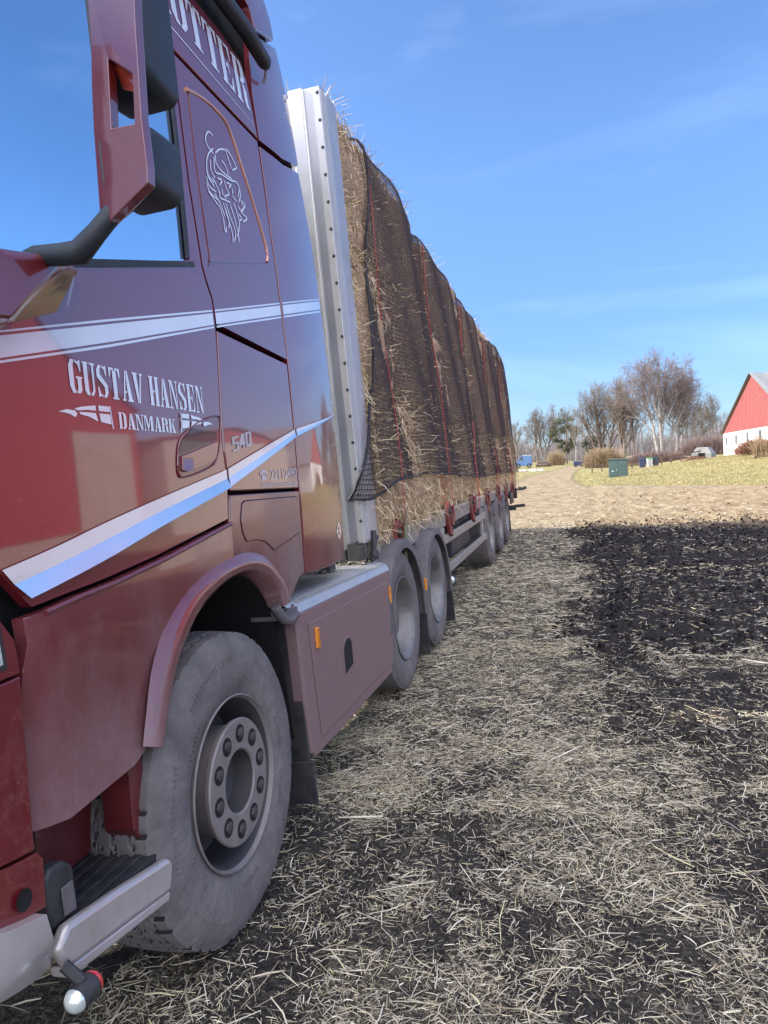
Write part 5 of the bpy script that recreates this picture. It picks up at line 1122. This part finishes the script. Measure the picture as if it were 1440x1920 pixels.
tree(-2.6, 130, 8.6, .7, 21, 'brown', 'twig_grey', 'thin bare tree left of the evergreen', trunks=((0, .0, 1.0), (.9, .06, .9)), r0=.13, nb=(10, 6, 6, 4))
# evergreen
def evergreen(x, y, h, w, seed, label, n=5200):
    z = gz(x, y); T = Thing('evergreen_tree', label, 'tree', (x, y, z)); rg = np.random.default_rng(seed)
    mb = MB(); mb.tube([(0, 0, -.1), (.1, 0, h*.4), (0, 0, h*.8)], [.22, .16, .06], 8)
    for k in range(9): a = k*2.4; mb.tube([(0, 0, h*(.25+.06*k)), (w*.35*math.cos(a), w*.35*math.sin(a), h*(.33+.06*k))], [.07, .02], 5)
    T.part('trunk', mb, BARK['brown'], 40)
    cl = []
    for k in range(30):
        a = rg.uniform(0, 2*PI); hh = rg.uniform(.22, .95); rr = w*.5*math.sin(PI*min(1, (1.12-hh)*1.1))*rg.uniform(.35, .95); cl.append((rr*math.cos(a), rr*math.sin(a), hh*h, rg.uniform(.45, .95)))
    c = np.array(cl); id_ = rg.integers(0, len(cl), n); d = rg.normal(size=(n, 3)); d /= np.linalg.norm(d, axis=1, keepdims=True)
    P = c[id_, :3]+d*c[id_, 3:4]*rg.uniform(.5, 1.05, (n, 1))*np.array([1, 1, .6]); s = rg.uniform(.07, .17, (n, 1)); a = rg.normal(size=(n, 3)); a /= np.linalg.norm(a, axis=1, keepdims=True); b = np.cross(a, d); b /= np.linalg.norm(b, axis=1, keepdims=True)+1e-6
    V = np.stack([P-a*s, P+b*s*.45, P+a*s, P-b*s*.45], 1).reshape(-1, 3); me = fast_mesh('crown', V, np.arange(4*n).reshape(-1, 4), M['needles'])
    o = bpy.data.objects.new('crown', me); COL.objects.link(o); o.parent = T.o
M['needles'] = strawmat('evergreen_leaves', [(0, (.02, .035, .018)), (.4, (.05, .07, .03)), (.8, (.09, .10, .045)), (1, (.15, .10, .05))])
evergreen(-1.0, 115, 7.3, 5.6, 3, 'dark evergreen tree behind the thin pale stem')
evergreen(3.2, 118, 4.2, 3.4, 4, 'small evergreen shrub half hidden behind the beige bush', 2200)
# bushes of bare stems
def bush(x, y, w, h, seed, mat, label, n=900, cat='bush', d=1.0, group=None):
    rg = np.random.default_rng(seed); z = gz(x, y); mb = MB()
    for i in range(n):
        bx = rg.uniform(-w/2, w/2); by = rg.uniform(-d, d); e = math.sqrt(max(.05, 1-(2*bx/w)**2)); hh = h*e*rg.uniform(.55, 1.05); lx = rg.normal()*.28*hh; ly = rg.normal()*.28*hh
        mb.tube([(bx, by, -.05), (bx+lx*.4, by+ly*.4, hh*.55), (bx+lx, by+ly, hh)], [.022, .016, .008], 3, cap=False)
        for k in range(3):
            t = rg.uniform(.35, .9); p = (bx+lx*t, by+ly*t, hh*t); q = (p[0]+rg.normal()*.2, p[1]+rg.normal()*.2, p[2]+rg.uniform(.1, .4)*h*.4); mb.tube([p, q], [.012, .006], 3, cap=False)
    return solo('bare_bush', mb, mat, label, cat, (x, y, z), smooth=0, group=group)
bb = simple('beige_bush_stems', (.30, .22, .13), .9, 0, .3, 2); rb = simple('red_brown_stems', (.24, .115, .08), .9, 0, .3, 2); pb = simple('purple_brown_scrub', (.20, .14, .125), .9, 0, .3, 1)
bush(3.15, 80, 4.0, 2.15, 41, bb, 'rounded beige bush of bare stems above the low rail fence', 1400)
bush(8.9, 84, 6.5, 1.4, 42, pb, 'purple-brown bare scrub behind the bins', 900)
bush(15.3, 92, 6.5, 2.3, 43, pb, 'purple-brown scrub behind the calf hutch', 1100)
bush(-2.3, 104, 2.2, 2.2, 44, bb, 'small beige bush by the logs at the end of the track', 500)
bush(11.5, 50.6, 2.6, .95, 45, rb, 'red-brown bramble at the foot of the white barn wall', 700, d=.5)
bush(10.9, 47.5, .9, 1.55, 46, bb, 'thin upright shrub in front of the barn wall at the picture edge', 60, 'shrub', d=.2)
bush(10.6, 68, 2.2, .5, 47, rb, 'low reddish weeds between the hutch and the barn corner', 300, 'weeds', d=.4)
# far woodland reading as one mass
rg = np.random.default_rng(77); mb = MB()
for i in range(2600):
    x = rg.uniform(-45, 75); y = rg.uniform(150, 185); z = gz(x, y); h = rg.uniform(3.0, 6.5)*(1+.35*math.sin(x*.25)); lx = rg.normal()*.5
    mb.tube([(x, y, z-.1), (x+lx*.5, y, z+h*.6), (x+lx, y, z+h)], [.09, .05, .02], 3, cap=False)
    for k in range(4):
        t = rg.uniform(.35, .95); mb.tube([(x+lx*t, y, z+h*t), (x+lx*t+rg.normal()*.9, y+rg.normal()*.6, z+h*t+rg.uniform(.4, 1.4))], [.035, .012], 3, cap=False)
solo('far_woodland', mb, simple('hazy_far_twigs', (.20, .17, .16), .95, 0, .2, .3), 'grey-brown bare woodland along the horizon', 'woodland', (0, 0, 0), smooth=0, kind='stuff')
# a low red-roofed house far behind the trees

# ================================================================ sky, sun, camera
FILL_CLOUD = (12.5, 12.6, 14.8)
W = bpy.data.worlds.new('World'); SC.world = W; W.use_nodes = True; nt = W.node_tree
bg = nt.nodes['Background']; sky = N(nt, 'ShaderNodeTexSky'); sky.sky_type = 'NISHITA'; sky.sun_disc = False
EL = math.radians(29); SUNV = Vector((-1, -.165, 0)).normalized(); AZ = math.atan2(SUNV.x, SUNV.y)
sky.sun_elevation = EL; sky.sun_rotation = AZ; sky.altitude = 30; sky.air_density = 1.0; sky.dust_density = .45; sky.ozone_density = 1.6
tc = N(nt, 'ShaderNodeTexCoord'); mp = N(nt, 'ShaderNodeMapping'); mp.inputs['Scale'].default_value = (1.0, 1.0, 5.5); mp.inputs['Rotation'].default_value = (.12, .16, 0); nt.links.new(tc.outputs['Generated'], mp.inputs[0])
n1 = noise(nt, 1.5, 7, .55, mp.outputs[0], .7); f = ramp(nt, n1.outputs[0], [(.52, g3(0)), (.80, g3(.10))]).outputs[0]
sp = N(nt, 'ShaderNodeSeparateXYZ'); nt.links.new(tc.outputs['Generated'], sp.inputs[0])
tint = ramp(nt, sp.outputs[2], [(0, (.44, .60, .94)), (.12, (.54, .72, 1.06)), (.35, (.82, 1.03, 1.36)), (1, (.9, 1.07, 1.35))]).outputs[0]
c = mixc(nt, 1.0, sky.outputs[0], tint, 'MULTIPLY')
c = mixc(nt, f, c, (9.0, 11.0, 14.0))
# added bright cloud, unseen behind the photographer and overhead, to lift the shade
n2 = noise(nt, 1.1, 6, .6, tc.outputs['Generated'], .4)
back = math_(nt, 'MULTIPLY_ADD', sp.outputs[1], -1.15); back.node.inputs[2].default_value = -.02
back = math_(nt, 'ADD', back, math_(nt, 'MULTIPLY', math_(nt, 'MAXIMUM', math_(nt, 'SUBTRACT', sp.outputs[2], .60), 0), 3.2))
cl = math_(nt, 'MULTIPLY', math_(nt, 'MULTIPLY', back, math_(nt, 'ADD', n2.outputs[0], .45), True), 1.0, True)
c = mixc(nt, cl, c, FILL_CLOUD)
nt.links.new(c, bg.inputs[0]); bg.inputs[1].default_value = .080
sl = bpy.data.lights.new('sun', 'SUN'); sl.energy = 3.1; sl.angle = math.radians(.5); sl.color = (1, .93, .82)
so = bpy.data.objects.new('sun', sl); COL.objects.link(so)
sd = Vector((SUNV.x*math.cos(EL), SUNV.y*math.cos(EL), math.sin(EL))); so.rotation_euler = sd.to_track_quat('Z', 'Y').to_euler(); so.location = (-20, -5, 30)
cam = bpy.data.cameras.new('camera'); co = bpy.data.objects.new('camera', cam); COL.objects.link(co); SC.camera = co
cam.sensor_fit = 'VERTICAL'; cam.sensor_height = 36; cam.lens = 1342/1920*36; cam.clip_start = .05; cam.clip_end = 3000
Yw, Pt, Rl = math.radians(14.93), math.radians(-3.61), math.radians(2.31)
fw = Vector((-math.sin(Yw)*math.cos(Pt), math.cos(Yw)*math.cos(Pt), math.sin(Pt))); r0_ = Vector((math.cos(Yw), math.sin(Yw), 0)); u0_ = r0_.cross(fw)
rr = r0_*math.cos(Rl)-u0_*math.sin(Rl); uu = u0_*math.cos(Rl)+r0_*math.sin(Rl)
co.matrix_world = Matrix(((rr.x, uu.x, -fw.x, 0), (rr.y, uu.y, -fw.y, 0), (rr.z, uu.z, -fw.z, 1.64), (0, 0, 0, 1)))
SC.render.resolution_x = 768; SC.render.resolution_y = 1024
SC.view_settings.view_transform = 'Standard'; SC.view_settings.look = 'None'; SC.view_settings.exposure = 1.42; SC.view_settings.gamma = 1
SC.render.engine = 'CYCLES'; SC.cycles.max_bounces = 6
